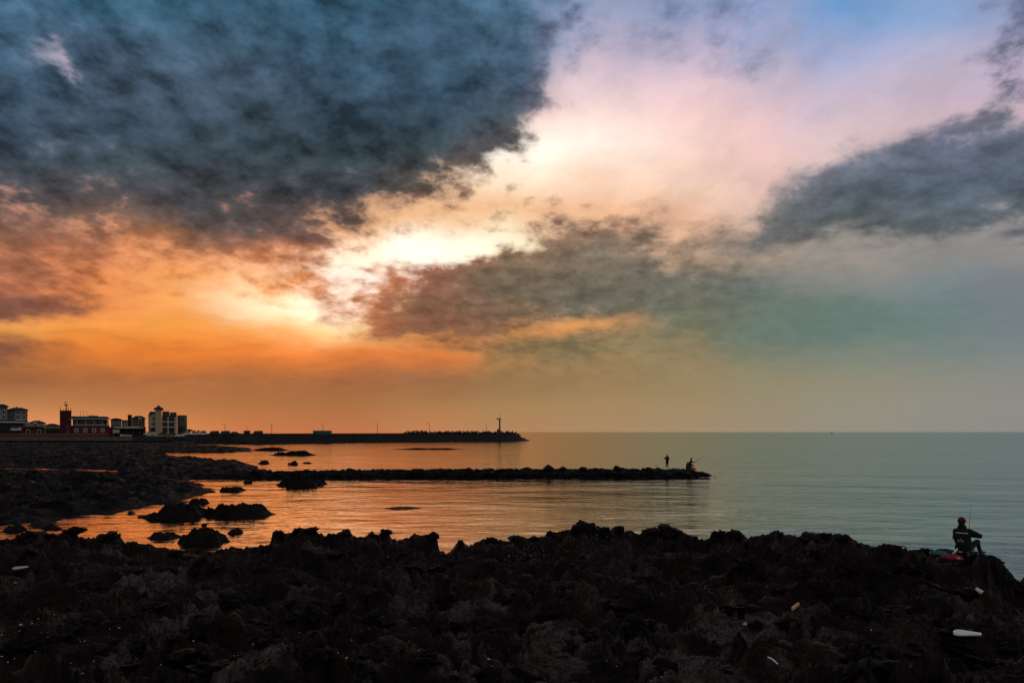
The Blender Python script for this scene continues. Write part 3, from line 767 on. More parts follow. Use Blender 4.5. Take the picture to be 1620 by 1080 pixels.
# ---------------------------------------------------------------- materials for built things
def paint(name, rgb, rough=0.7, var=0.25, metal=0.0, scale=2.0, spec=0.3):
    m = bpy.data.materials.new(name); m.use_nodes = True
    g = NT(m.node_tree); g.nt.nodes.clear()
    pos = g.n('ShaderNodeTexCoord').outputs['Object']
    n = g.noise(pos, scale, 5, 0.65).outputs[0]
    c = g.mixc(g.maprange(n, 0.35, 0.65), tuple(v * (1 - var) for v in rgb), tuple(min(v * (1 + var * .6), 1) for v in rgb))
    pr = g.n('ShaderNodeBsdfPrincipled')
    g.put(pr.inputs['Base Color'], c)
    pr.inputs['Roughness'].default_value = rough
    pr.inputs['Metallic'].default_value = metal
    pr.inputs['Specular IOR Level'].default_value = spec
    out = g.n('ShaderNodeOutputMaterial'); g.put(out.inputs[0], pr.outputs[0])
    return m
for k, c, r_ in [('grey_green', (.09, .11, .10), .8), ('pale_trim', (.42, .42, .38), .7), ('dark_roof', (.018, .018, .018), .7), ('red_wall', (.11, .012, .018), .8),
                 ('dark_red', (.06, .008, .010), .8), ('green_roof', (.012, .04, .035), .6), ('beige', (.36, .30, .20), .8), ('cream', (.48, .42, .30), .8), ('grey_wall', (.10, .105, .095), .8),
                 ('olive', (.14, .11, .04), .8), ('white', (.75, .74, .72), .6), ('dark_glass', (.012, .014, .016), .15), ('black', (.010, .010, .011), .6), ('teal', (.012, .10, .085), .5),
                 ('concrete', (.03, .026, .024), .9), ('dark_concrete', (.010, .008, .0075), .9), ('fence_red', (.13, .03, .03), .8), ('rail', (.30, .25, .22), .7), ('steel', (.08, .08, .08), .5), ('tower_red', (.10, .02, .015), .5),
                 ('foliage', (.025, .035, .016), .8), ('bark', (.03, .022, .016), .9), ('car_white', (.7, .7, .7), .3), ('car_dark', (.03, .03, .035), .3), ('car_red', (.16, .02, .02), .3), ('car_blue', (.03, .06, .10), .3),
                 ('rubber', (.01, .01, .01), .9), ('skin', (.30, .17, .12), .6), ('jacket', (.0035, .0045, .006), .85), ('trousers', (.010, .010, .011), .85), ('cap_red', (.07, .003, .010), .8), ('boot', (.008, .008, .008), .6), ('hair', (.006, .005, .005), .6),
                 ('strip', (.5, .5, .5), .5), ('foam', (.82, .82, .83), .7), ('driftwood', (.55, .34, .18), .7), ('shell', (.45, .40, .34), .7), ('yellow_stone', (.45, .28, .07), .8), ('net_teal', (.006, .11, .10), .7), ('magenta', (.20, .006, .045), .7), ('amber', (.65, .25, .02), .6),
                 ('vivid_red', (.80, .01, .012), .5), ('navy', (.008, .012, .02), .8), ('green_glass', (.02, .09, .07), .4)]:
    M[k] = paint(k, c, r_)

class MB:
    """collects boxes, prisms and tubes, then links them as one mesh"""
    def __init__(s): s.v, s.f = [], []
    def add(s, vs, fs):
        b = len(s.v); s.v += [tuple(v) for v in vs]; s.f += [tuple(i + b for i in f) for f in fs]; return s
    def box(s, x0, x1, y0, y1, z0, z1):
        return s.add([(x0,y0,z0),(x1,y0,z0),(x1,y1,z0),(x0,y1,z0),(x0,y0,z1),(x1,y0,z1),(x1,y1,z1),(x0,y1,z1)],
                     [(0,3,2,1),(4,5,6,7),(0,1,5,4),(1,2,6,5),(2,3,7,6),(3,0,4,7)])
    def frustum(s, x0, x1, y0, y1, z0, z1, ix, iy=None):
        iy = ix if iy is None else iy
        return s.add([(x0,y0,z0),(x1,y0,z0),(x1,y1,z0),(x0,y1,z0),(x0+ix,y0+iy,z1),(x1-ix,y0+iy,z1),(x1-ix,y1-iy,z1),(x0+ix,y1-iy,z1)],
                     [(0,3,2,1),(4,5,6,7),(0,1,5,4),(1,2,6,5),(2,3,7,6),(3,0,4,7)])
    def tube(s, pts, rad, n=8, cap=True):
        pts = [Vector(p) for p in pts]
        rad = rad if isinstance(rad, (list, tuple)) else [rad] * len(pts)
        rings = []
        for i, p in enumerate(pts):
            d = (pts[min(i + 1, len(pts) - 1)] - pts[max(i - 1, 0)]).normalized()
            a = Vector((0, 0, 1)) if abs(d.z) < .9 else Vector((1, 0, 0))
            u = d.cross(a).normalized(); w = d.cross(u)
            r = rad[i]; ru, rw = r if isinstance(r, (list, tuple)) else (r, r)
            rings.append([p + u * math.cos(t) * ru + w * math.sin(t) * rw for t in [2 * math.pi * k / n for k in range(n)]])
        vs = [v for rg in rings for v in rg]; fs = []
        for i in range(len(pts) - 1):
            for k in range(n):
                fs.append((i*n+k, i*n+(k+1) % n, (i+1)*n+(k+1) % n, (i+1)*n+k))
        if cap:
            fs.append(tuple(range(n))[::-1]); fs.append(tuple((len(pts)-1)*n + k for k in range(n)))
        return s.add(vs, fs)
    def prism(s, prof, y0, y1):
        """outline in x,z pushed from y0 to y1"""
        n = len(prof)
        vs = [(x, y0, z) for x, z in prof] + [(x, y1, z) for x, z in prof]
        return s.add(vs, [tuple(range(n))[::-1], tuple(range(n, 2*n))] + [(k, (k+1) % n, n+(k+1) % n, n+k) for k in range(n)])
    def build(s, name, mat, parent=None, smooth=False):
        o = link_mesh(name, s.v, s.f, mat, parent, smooth)
        bm = bmesh.new(); bm.from_mesh(o.data); bmesh.ops.recalc_face_normals(bm, faces=bm.faces); bm.to_mesh(o.data); bm.free()
        return o

def empty(name, loc, label, cat, group=None, rz=0.0):
    o = bpy.data.objects.new(name, None); COL.objects.link(o)
    o.empty_display_size = 0.3
    o.location = loc; o.rotation_euler = (0, 0, rz)
    return tag(o, label, cat, group)

def copy_tree(o, parent=None):
    c = o.copy(); COL.objects.link(c)
    if parent is not None: c.parent = parent
    for ch in list(o.children): copy_tree(ch, c)
    return c

# ---------------------------------------------------------------- the seaside town
GZ = 3.2
class Bld:
    """a building whose parts are given by photo pixels in its own front plane, Y metres away"""
    def __init__(s, name, label, pxc, Y, cat='building'):
        s.Y, s.pxc = Y, pxc
        a = math.atan((pxc - CX) / F); s.ca = math.cos(a)
        s.root = empty(name, ((pxc - CX) / F * Y, Y, GZ - 0.25), label, cat, None, -a)      # fronts face the bay
        s.z0 = GZ - 0.25
    def x(s, px): return (px - s.pxc) / F * s.Y * s.ca
    def z(s, py): return CAMZ - (py - HY) / F * s.Y - s.z0
    def box(s, name, px0, px1, pyt, pyb, d0, d1, mat, parent=None):
        return MB().box(s.x(px0), s.x(px1), d0, d1, 0 if pyb is None else s.z(pyb), s.z(pyt)).build(name, M[mat], parent or s.root)
    def hip(s, name, px0, px1, pyt, pyb, d0, d1, inset, mat):
        ins = inset / F * s.Y
        m = MB(); zb = s.z(pyb)
        m.box(s.x(px0), s.x(px1), d0, d1, zb - .15, zb)
        m.frustum(s.x(px0), s.x(px1), d0, d1, zb + .002, s.z(pyt), ins, min(ins, (d1 - d0) * .45))
        return m.build(name, M[mat], s.root)
    def win(s, px0, px1, pyt, pyb, d=0.0, frame='pale_trim', t=.22):
        """window: frame standing 8 cm proud of the wall at depth d, with a dark pane"""
        x0, x1, z0, z1 = s.x(px0), s.x(px1), s.z(pyb), s.z(pyt)
        m = MB()
        m.box(x0, x1, d - .10, d - .003, z0, z0 + t); m.box(x0, x1, d - .10, d - .003, z1 - t, z1)
        m.box(x0, x0 + t, d - .10, d - .003, z0 + t, z1 - t); m.box(x1 - t, x1, d - .10, d - .003, z0 + t, z1 - t)
        xm = (x0 + x1) / 2
        m.box(xm - t * .25, xm + t * .25, d - .08, d - .003, z0 + t, z1 - t)
        w = m.build('window', M[frame], s.root)
        MB().box(x0 + t, x1 - t, d - .04, d - .004, z0 + t, z1 - t).build('pane', M['dark_glass'], w)
        return w

# grey-green hotel at the photo's edge
b = Bld('hotel', 'grey-green hotel of two blocks with flat dark eaves and pale balcony frames', 0, 392)
b.box('wall', -70, 12, 642, None, 0, 16, 'grey_green')
b.hip('roof', -72, 14, 638.8, 642, -1, 17, 6, 'dark_roof')
b.box('wall', 12.2, 44.6, 648, None, 3, 16, 'grey_green')
b.hip('roof', 11, 46.8, 643.6, 647.2, 1.8, 17, 9, 'dark_roof')
b.box('chimney', 26, 28, 641.6, 645, 8, 9, 'dark_roof')
for px0, px1 in ((25, 33.5), (34.5, 42)):
    for t, bt in ((648.6, 655), (656.2, 662.5)):
        b.win(px0, px1, t, bt, 3, 'pale_trim', .3)
for px0, px1 in ((-20, -11), (-8, 1), (3, 10.5)):
    for t, bt in ((647.5, 655), (656, 663)):
        b.win(px0, px1, t, bt, 0, 'pale_trim', .28)
b.box('balcony', 24.5, 42.4, 663, 664.6, 2.2, 2.99, 'pale_trim')
b.box('cornice', -70, 11.9, 644.6, 645.6, -.4, -.003, 'grey_wall')

b = Bld('low_restaurant', 'low dark building with a long white fascia in front of the grey-green hotel', 0, 374)
b.box('wall', -70, 38, 668.2, None, 0, 9, 'black')
b.hip('roof', -72, 40, 664.6, 666.6, -1.2, 10, 14, 'dark_roof')
b.box('fascia', -72, 40, 666.9, 668.1, -1.35, -1.22, 'white')
for px0 in (-30, -14, 2, 16): b.win(px0, px0 + 9, 672, 678, 0, 'dark_roof')

b = Bld('house', 'small pale house with a dark hipped roof and front gables beside the hotel', 57, 384)
b.box('wall', 41, 72, 669, None, 0, 10, 'cream')
b.hip('roof', 43.5, 73.5, 664.8, 668.8, -.6, 11, 9, 'dark_roof')
for c_ in (44, 56):
    m = MB(); xs = (b.x(c_ - 4.5), b.x(c_ + 4.5)); m.prism([(xs[0], b.z(670)), (xs[1], b.z(670)), (b.x(c_), b.z(665.8))], -1.2, -.62); m.build('gable', M['cream'], b.root)
b.win(53, 58.5, 671, 675); b.win(64, 68, 671, 675)

b = Bld('red_shop', 'low red-brown shop with two arched pale doorways by the board fence', 50, 358)
b.box('wall', 31, 71, 676.4, None, 0, 8, 'red_wall')
b.hip('roof', 30, 72, 673.6, 675.9, -.5, 9, 5, 'dark_roof')
for c_ in (44.5, 62):
    m = MB(); pr_ = [(b.x(c_ + 3.4 * math.cos(t)), b.z(681.5) + .9 * math.sin(t)) for t in np.linspace(0, math.pi, 9)] + [(b.x(c_ - 3.4), .1), (b.x(c_ + 3.4), .1)]
    m.prism(pr_, -.14, -.003); m.build('arch', M['pale_trim'], b.root)
    m = MB(); pr_ = [(b.x(c_ + 2.4 * math.cos(t)), b.z(681.6) + .6 * math.sin(t)) for t in np.linspace(0, math.pi, 9)] + [(b.x(c_ - 2.4), .15), (b.x(c_ + 2.4), .15)]
    m.prism(pr_, -.17, -.143); m.build('door', M['black'], b.root)

b = Bld('hall', 'low dark hall with a rounded roof and pale stripes left of the red tower', 84, 378)
pr_ = [(b.x(71 + 25 * t), b.z(673.4 - 3.6 * math.sin(math.pi * (t * .85 + .1)))) for t in np.linspace(0, 1, 12)] + [(b.x(96), b.z(674)), (b.x(71), b.z(674))]
MB().prism(pr_, -.5, 12).build('roof', M['dark_roof'], b.root)
b.box('wall', 72, 95.5, 674.1, None, 0, 11, 'dark_red')
b.box('fascia', 70.5, 96, 673.9, 674.7, -.8, -.52, 'pale_trim')
b.box('fascia', 70.5, 96, 676.3, 677.1, -.3, -.003, 'pale_trim')
b.win(75, 81, 679, 684, 0, 'dark_roof'); b.win(85, 91, 679, 684, 0, 'dark_roof')

# red harbour office with the tower
b = Bld('harbour_office', 'dark red two-storey harbour office with a square tower and rooftop radar mast', 137, 345)
b.box('tower', 95.4, 113, 650.4, None, -1.2, 6, 'dark_red')
b.box('parapet', 95, 113.4, 649.6, 650.35, -1.4, 6.2, 'black')
b.box('wall', 113.2, 174, 672.8, None, 0, 12, 'red_wall')
b.box('wall', 115, 170, 663.2, 671.4, .8, 11, 'black')
b.box('sill_band', 115, 170.5, 671.4, 672.7, -.25, 10.8, 'pale_trim')
b.hip('roof', 110, 174.5, 658.2, 661.6, -1.5, 13, 4, 'green_roof')
b.box('fascia', 110, 171, 662, 663, -1.55, 8, 'pale_trim')
b.box('roof_vent', 140, 155, 656.8, 658.6, 4, 7, 'dark_roof')
for c_ in (121, 135, 149, 162.5): b.win(c_ - 3.2, c_ + 3.2, 677.2, 683.4, 0, 'pale_trim', .32)
for c_ in (120, 131, 139, 149, 160): b.win(c_ - 4.3, c_ + 4.3, 664.2, 671, .8, 'steel', .14)
for c_ in (122, 135.5, 149, 162.5): b.box('mullion', c_ - .5, c_ + .5, 663.6, 671.3, .62, .69, 'pale_trim')
b.win(105, 110, 672.5, 677, -1.2, 'steel', .18)
b.box('door', 105.5, 109.5, 680, None, -1.3, -1.203, 'steel')
b.box('wing', 174.2, 180.5, 675, None, 2, 10, 'red_wall')
b.box('wall_panel', 170.1, 172.6, 664, 673.2, -.2, 0.7, 'cream')  # plain cream panel of the wall
mast = MB(); mx = b.x(105); zt = b.z(649.6)
mast.tube([(mx, 2, zt), (mx + .1, 2, zt + 3.2)], [.24, .16]); mast.tube([(mx, 2, zt + 1), (mx + .9, 2, zt)], .07); mast.tube([(mx - 1.6, 2, zt + .35), (mx, 2, zt + .6)], .1)
mast.box(mx - .7, mx + .55, 1.7, 2.3, zt + 2.4, zt + 3.1); mast.tube([(mx - .2, 2, zt + 3.1), (mx - .2, 2, zt + 4.1)], .06)
mo = mast.build('radar_mast', M['black'], b.root)
MB().frustum(mx - 1.0, mx + .4, 1.8, 2.2, zt + 3.9, zt + 4.25, .1).build('scanner', M['black'], mo)
for px_, py_ in ((96.5, 643.5), (108.5, 643.5), (112, 646)): MB().tube([(b.x(px_), 0, zt), (b.x(px_), 0, b.z(py_))], .09).build('aerial', M['black'], b.root)
for px_, py_ in ((127.4, 649.5), (132.4, 647.5), (137.5, 650), (145.6, 653)): MB().tube([(b.x(px_), 4, b.z(658.8)), (b.x(px_), 4, b.z(py_))], .07).build('aerial', M['black'], b.root)

b = Bld('barrel_roof_house', 'grey house with a rounded roof just right of the red harbour office', 184, 402)
b.box('wall', 175.5, 192, 664, None, 0, 10, 'grey_wall')
pr_ = [(b.x(174.6 + 18.4 * t), b.z(664 - 2.8 * math.sin(math.pi * (t * .8 + .1)))) for t in np.linspace(0, 1, 12)]
MB().prism(pr_ + [(b.x(193), b.z(664.2)), (b.x(174.6), b.z(664.2))], -.6, 10.6).build('roof', M['dark_roof'], b.root)
b.win(178, 182, 666, 671); b.win(185, 189.5, 666, 671)

b = Bld('flat_roof_house', 'small cream flat-roofed house squeezed between grey and olive buildings', 198, 406)
b.box('wall', 192.5, 203, 665.4, None, 0, 9, 'beige')
b.box('roof', 192, 203.4, 664.2, 665.3, -.4, 9.4, 'dark_roof')
b.win(195, 200, 667, 670)

b = Bld('olive_building', 'olive yellow building with a narrow corner tower and dark hipped roof', 216, 396)
b.box('tower', 202.2, 208.6, 657.2, None, -.8, 6, 'black')
b.box('parapet', 201.8, 209.2, 656, 657.1, -1.0, 6.2, 'dark_roof')
b.box('wall', 208.8, 229.4, 661.8, None, 0, 11, 'olive')
b.hip('roof', 207.8, 231, 657.4, 661.3, -.9, 12, 6, 'dark_roof')
for c_ in (212, 217, 222, 226.8): b.win(c_ - 1.5, c_ + 1.5, 664.5, 672, 0, 'olive', .15)
for c_ in (209.8, 219.4, 229): b.box('pilaster', c_ - .5, c_ + .5, 662, None, -.3, -.003, 'beige')
b.box('sign_panel', 218.8, 224, 660.9, 662.4, -1.25, -.95, 'white')

b = Bld('market_shed', 'long low open shed with a pale flat canopy right of the harbour office', 204, 364)
b.box('roof', 180, 219, 674.2, 677.4, -1, 8, 'pale_trim')
b.box('roof', 219.4, 231.5, 675.2, 677, -.6, 8, 'pale_trim')
b.box('wall', 181, 230, 677.5, None, 6, 7.5, 'black')
for c_ in (181, 191, 201, 211, 221, 230): b.box('post', c_ - .35, c_ + .35, 677.45, None, 0, .3, 'steel')
b.box('counter', 192, 228, 682, None, 2, 3, 'dark_red')

b = Bld('sign_board', 'cream lit-up looking sign board on legs between red office and white boat', 183.5, 352, 'sign')
b.box('panel', 178.4, 189, 679.4, 684.4, 0, .15, 'cream')
for c_ in (180, 187): b.box('leg', c_ - .2, c_ + .2, 684.3, None, .02, .12, 'steel')

# château-style hotel
b = Bld('chateau_hotel', 'beige chateau-like hotel with a pointed turret, mansard roofs and balconies', 258, 368)
b.box('wall', 234.8, 252.4, 657.6, None, 0, 12, 'beige')
m = MB(); m.frustum(b.x(234.2), b.x(252.9), -.4, 12.4, b.z(657.5), b.z(650.9), 1.0); m.build('roof', M['dark_roof'], b.root)
m = MB(); m.prism([(b.x(240.6), b.z(657.3)), (b.x(245.4), b.z(657.3)), (b.x(243), b.z(654.2))], -.6, -.1); m.build('gable', M['beige'], b.root)
b.box('cornice', 234.4, 252.7, 656.9, 657.7, -.55, -.42, 'cream')
for t, bt in ((660, 665), (668, 673.2)): b.win(240.6, 245.6, t, bt, 0, 'beige', .2)
b.box('cornice', 234.6, 252.5, 674.6, 675.6, -.35, -.003, 'cream')
m = MB(); m.prism([(b.x(243 + 5.2 * math.cos(t)), b.z(680) + 1.3 * math.sin(t)) for t in np.linspace(0, math.pi, 11)] + [(b.x(237.8), b.z(682.4)), (b.x(248.2), b.z(682.4))], -.09, -.003); m.build('arch', M['black'], b.root)
b.box('parapet', 237.5, 253, 682.6, 684, -1.5, -1.2, 'cream')
b.box('turret', 245.8, 256, 648.4, None, -.9, 3, 'beige')
def octa(cx, cy, r, z): return [(cx + r * math.cos(a + .39), cy + r * math.sin(a + .39), z) for a in [k * math.pi / 4 for k in range(8)]]
tx, ty_ = b.x(251), 1.05
prof = [(2.0, 648.9), (2.6, 648.0), (2.45, 645.2), (1.5, 644.6), (.95, 643.0), (.25, 641.4), (.06, 639.4)]
vs = [v for r, p in prof for v in octa(tx, ty_, r, b.z(p))]
fs = [(i*8+k, i*8+(k+1) % 8, (i+1)*8+(k+1) % 8, (i+1)*8+k) for i in range(len(prof)-1) for k in range(8)] + [tuple(range(8))[::-1], tuple(range(48, 56))]
MB().add(vs, fs).build('turret_roof', M['black'], b.root)
b.win(249, 253, 649.4, 652.6, -.9, 'beige', .2)
b.box('wall', 256.2, 279.6, 659, None, 1.6, 12, 'beige')
for x0, x1, t in ((256.6, 268.6, 650.4), (268.8, 280, 651.8)):
    m = MB(); m.frustum(b.x(x0), b.x(x1), -.2, 12, b.z(659), b.z(t), .18, .45); m.build('mansard_roof', M['green_roof'], b.root)
for x0, x1 in ((259.6, 264), (270.4, 275)):
    d_ = b.box('dormer', x0, x1, 654, 657.6, -.5, .6, 'black')
    MB().box(b.x(x0 + .7), b.x(x1 - .7), -.58, -.502, b.z(657), b.z(654.6)).build('pane', M['grey_wall'], d_)
for c_ in (266, 277.2, 279.4): b.box('column', c_ - .75, c_ + .75, 659.2, None, -.3, .3, 'cream')
for t in (666.2, 674.4): b.box('balcony', 252.6, 279.8, t, t + 1.6, -.25, 1.55, 'cream')
for x0, x1 in ((257, 264.6), (267.4, 275.6)):
    for t, bt in ((661, 666), (668.5, 674.2), (677, 684)): b.win(x0, x1, t, bt, 1.6, 'dark_roof', .2)

b = Bld('round_end_building', 'plain grey building with a rounded far end beside the chateau-like hotel', 288, 380)
zz = b.z(657.4)
pr_ = [(b.x(280.4), 0), (b.x(291), 0), (b.x(294), 1.2), (b.x(295.6), 3.2), (b.x(296), 6), (b.x(296), 12), (b.x(280.4), 12)]
n_ = len(pr_)
MB().add([(x, y, 0) for x, y in pr_] + [(x, y, zz) for x, y in pr_], [tuple(range(n_))[::-1], tuple(range(n_, 2*n_))] + [(k, (k+1) % n_, n_+(k+1) % n_, n_+k) for k in range(n_)]).build('wall', M['grey_wall'], b.root)
b.box('roof', 280.4, 295, 656.4, 657.3, 1.5, 11.5, 'grey_wall')
for px_ in (283, 287.5): b.win(px_, px_ + 2.6, 660.5, 664, 0, 'grey_wall', .15)

# promenade, railing and board fence under the town
prom = link_mesh('promenade', *[[], []], M['dark_concrete']) if False else MB().box(-420, -165, 320.5, 331, -1, 1.72).build('promenade', M['dark_concrete'])
tag(prom, 'dark promenade ledge in front of the town', 'promenade', kind='structure')
rl = empty('railing', ((80 - CX) / F * 321, 321, 1.72), 'long pale post railing along the promenade below the red buildings', 'railing')
x0, x1 = (-42 - 80) / F * 321, (208 - 80) / F * 321
MB().box(x0, x1, -.06, .06, 1.62, 1.78).build('top_rail', M['fence_red'], rl)
MB().box(x0, x1, -.05, .05, .10, .22).build('bottom_rail', M['rail'], rl)
post_me = None
for k in range(86):
    xq = x0 + (x1 - x0) * k / 85
    if post_me is None:
        po = MB().box(-.09, .09, -.075, .075, 0, 1.61).build('post', M['rail'], rl); post_me = po.data
    else:
        po = bpy.data.objects.new('post', post_me); COL.objects.link(po); po.parent = rl
    po.location = (xq, 0, 0)
fn = empty('board_fence', ((60 - CX) / F * 334, 334, 2.6), 'weathered red board fence behind the promenade railing', 'fence')
m = MB(); x = -52.0
while x < 34:
    m.box(x, x + .88, 0, .06, 0, 2.3 + rng.uniform(-.12, .12)); x += .92
m.build('boards', M['fence_red'], fn)
MB().box(-52, 34, -.09, -.003, 1.9, 2.05).build('rail', M['rail'], fn)

# ---------------------------------------------------------------- trees and shrubs of the town
def tree(px, pyt, pyb, wpx, Y, label, name='tree', cat='tree'):
    z1 = CAMZ - (pyt - HY) / F * Y; z0 = min(CAMZ - (pyb - HY) / F * Y, z1 - .8)
    w = wpx / F * Y / 2; H = z1 - z0
    root = empty(name, ((px - CX) / F * Y, Y, z0), label, cat)
    t = MB(); t.tube([(0, 0, -.6), (.05, 0, H * .4), (.1, 0, H * .7)], [.16, .11, .05], 7)
    for k in range(4):
        a = k * 1.7; t.tube([(.04, 0, H * .35), (math.cos(a) * w * .5, math.sin(a) * w * .5, H * .65)], [.08, .03], 5)
    t.build('trunk', M['bark'], root)
    c = MB(); rs = random.Random(int(px * 7))
    cl_ = [(rs.uniform(-.75, .75) * w, rs.uniform(-.75, .75) * w, H * rs.uniform(.35, .85), rs.uniform(.25, .45)) for _ in range(16)]
    for cx_, cy_, cz_, cr in cl_:
        for _ in range(60):
            d = Vector((rs.gauss(0, 1), rs.gauss(0, 1), rs.gauss(0, 1))).normalized() * cr * rs.uniform(.4, 1)
            p = Vector((cx_ + d.x * w, cy_ + d.y * w, min(cz_ + d.z * H * .55, H)))
            n = Vector((rs.gauss(0, 1), rs.gauss(0, 1), rs.gauss(0, 1))).normalized(); u = n.orthogonal().normalized() * rs.uniform(.09, .2); v_ = n.cross(u)
            c.add([p - u, p - v_ * .6, p + u, p + v_ * .6], [(0, 1, 2, 3)])
    c.build('crown', M['foliage'], root)
tree(288, 672, 688, 14, 362, 'dark round tree in front of the round-ended grey building')
tree(299, 678, 688, 11, 356, 'dark bushy tree at the right end of the town row')
tree(312, 680, 688, 14, 352, 'low spreading tree next to the harbour cars')
tree(322, 680.5, 688, 10, 350, 'small round tree, last one before the breakwater')
tree(8, 671.5, 688, 26, 362, 'broad dark tree in front of the low white-fascia restaurant')
tree(26, 673.5, 688, 16, 356, 'small dark tree between the restaurant and the red shop')
tree(79, 677, 690, 18, 350, 'dark shrubby tree left of the red tower', 'shrub', 'shrub')
tree(228.5, 674.5, 688, 8, 358, 'slim dark tree left of the chateau-like hotel')

# ---------------------------------------------------------------- parked cars
def car(px, pyb, Y, mat, label, rz=0.0, z=None, van=False):
    zz = z if z is not None else CAMZ - (pyb - HY) / F * Y
    root = empty('van' if van else 'car', ((px - CX) / F * Y, Y, zz), label, 'van' if van else 'car', None, rz + .5)
    prof = [(-2.2,.35),(-2.2,.85),(-1.9,1.0),(-1.5,1.75),(1.6,1.85),(2.15,1.75),(2.2,.35)] if van else [(-2.2,.32),(-2.2,.72),(-1.3,.92),(-.6,1.42),(.9,1.45),(1.7,1.0),(2.2,.92),(2.2,.32)]
    MB().prism(prof, -.82, .82).build('body', M[mat], root)
    wp = [(-1.55,1.05),(-1.25,1.62),(1.5,1.68),(1.5,1.05)] if van else [(-1.05,.95),(-.5,1.34),(.82,1.37),(1.35,1.0)]
    MB().prism(wp, -.835, .835).build('side_window', M['dark_glass'], root)
    for sx in (-1.4, 1.35):
        for sy in (-.78, .78):
            wh = MB().tube([(sx, sy - .1, .32), (sx, sy + .1, .32)], .32, 12).build('wheel', M['rubber'], root)
    return root
car(234.5, 688.6, 347, 'car_white', 'white car parked below the chateau-like hotel turret')
car(247, 688.4, 348.5, 'car_white', 'white car parked just right of another, under the hotel balconies')
car(256.5, 688.4, 349, 'car_dark', 'dark car parked in front of the hotel columns')
car(284, 691, 336, 'car_white', 'low pale car nearest the shore below the round-ended building')
for px_, c_, l_ in ((296, 'car_white', 'white car in the harbour row, nearest the round-ended building'), (309, 'car_white', 'white car in the middle of the harbour row'), (322, 'car_white', 'white car last in the harbour row, by the small round tree')):
    car(px_, 688, 342, c_, l_)
car(25, 681.5, 352, 'car_white', 'white van beside the red-brown shop', van=True)
car(271, 688.8, 346, 'car_red', 'red car between the hotel and the round-ended building')

bo = empty('dinghy', ((199 - CX) / F * 345, 345, 3.25), 'white dinghy hull drawn up beside the cream sign board', 'boat')
def hull(L_, W_, H_, n=12):
    v = []; f = []
    for i in range(n + 1):
        t = i / n; x = (t - .5) * L_; w = W_ / 2 * math.sin(math.pi * min(.5, .12 + t * .75)) * (1 - max(0, t - .6) ** 2 * 4.5); sh = H_ * (.8 + .35 * t * t)
        w = max(w, .03)
        v += [(x, -w, sh), (x, -w * .75, H_ * .3), (x, 0, .02 + .25 * H_ * max(0, t - .7)), (x, w * .75, H_ * .3), (x, w, sh)]
    for i in range(n):
        for k in range(4):
            f.append((i*5+k, (i+1)*5+k, (i+1)*5+k+1, i*5+k+1))
        f.append((i*5+4, (i+1)*5+4, (i+1)*5, i*5))
    f += [(0, 1, 2, 3, 4), tuple(n*5 + k for k in (4, 3, 2, 1, 0))]
    return MB().add(v, f)
hl_ = hull(5.6, 1.8, .95).build('hull', M['white'], bo); hl_.rotation_euler = (0, 0, math.pi)
MB().box(-1.5, 1.2, -.7, .7, .82, .9).build('bench', M['driftwood'], bo)

# ---------------------------------------------------------------- breakwater
BW = np.array([(284, 700.5), (400, 702), (450, 701.3), (550, 700), (630, 699), (700, 698.7), (800, 698.3), (838, 697)], float)
bpx = np.linspace(284, 838, 460)
bY = CAMZ * F / (np.interp(bpx, BW[:, 0], BW[:, 1]) - HY)
offs = np.array([-1.2, 0, 1, 2, 3, 4, 5, 6, 7, 7.6, 7.65, 10, 13, 13.6, 13.65, 14.6, 14.65, 18, 24])
zs = np.array([-.8, .0, .55, 1.1, 1.65, 2.2, 2.75, 3.3, 3.9, 4.2, 4.35, 4.35, 4.35, 4.35, 4.85, 4.85, 3.9, 3, -1])
tap = np.interp(bpx, [284, 806, 818, 830, 838], [1, 1, .80, .28, .05])
Xb = np.zeros((len(offs), len(bpx))); Yb = Xb.copy(); Zb = Xb.copy()
for i, (o_, z_) in enumerate(zip(offs, zs)):
    Xb[i] = (bpx - CX) / F * bY; Yb[i] = bY + o_; Zb[i] = np.where(z_ > 0, z_ * tap, z_)
nz = fbm(Xb * .55, Yb * .8, 4, 61)
Zb[:9] += (0.45 * nz * np.minimum(1, tap + .2))[:9]
Zb[17:] += (.5 * nz)[17:]
end = bpx > 806
Zb += 0.25 * nz * end
bw = grid_object('breakwater', Xb, Yb, Zb, M['dark_concrete'])
bw.data.polygons.foreach_set('use_smooth', [False] * len(bw.data.polygons))
tag(bw, 'long dark stone breakwater with a low parapet closing the bay', 'breakwater')
def on_bw(px, off=10.0):
    Y = float(np.interp(px, bpx, bY)) + off
    return (px - CX) / F * Y, Y

def lamp_post(px, pyt, label):
    X, Y = on_bw(px, 11)
    root = empty('lamp_post', (X, Y, 4.35), label, 'lamp post')
    H = CAMZ - (pyt - HY) / F * Y - 4.35
    MB().tube([(0, 0, 0), (0, 0, H)], [.14, .09], 8).build('pole', M['black'], root)
    MB().tube([(0, 0, H - .05), (-.5, 0, H + .12), (-1.0, 0, H + .08)], .05, 6).build('arm', M['black'], root)
    MB().frustum(-1.35, -.75, -.16, .16, H - .06, H + .1, .06).build('lamp_head', M['black'], root)
for px_, py_, l_ in ((356, 671.2, 'lamp post by the parked van at the root of the breakwater'), (430, 670.6, 'lamp post standing alone on the bare wall between vans and teal container'), (511, 670.6, 'lamp post rising behind the teal container'),
                     (597, 669.4, 'lamp post first to the right of the teal container'), (679.5, 669.2, 'lamp post where the row of concrete tetrapods begins'), (769.4, 671, 'lamp post closest to the harbour light tower')):
    lamp_post(px_, py_, l_)
car(339, 0, on_bw(339)[1], 'car_dark', 'dark box van at the root of the breakwater', z=4.36, van=True)
car(356, 0, on_bw(357, 8.9)[1], 'car_dark', 'dark van standing at the first lamp post', z=4.36, van=True)
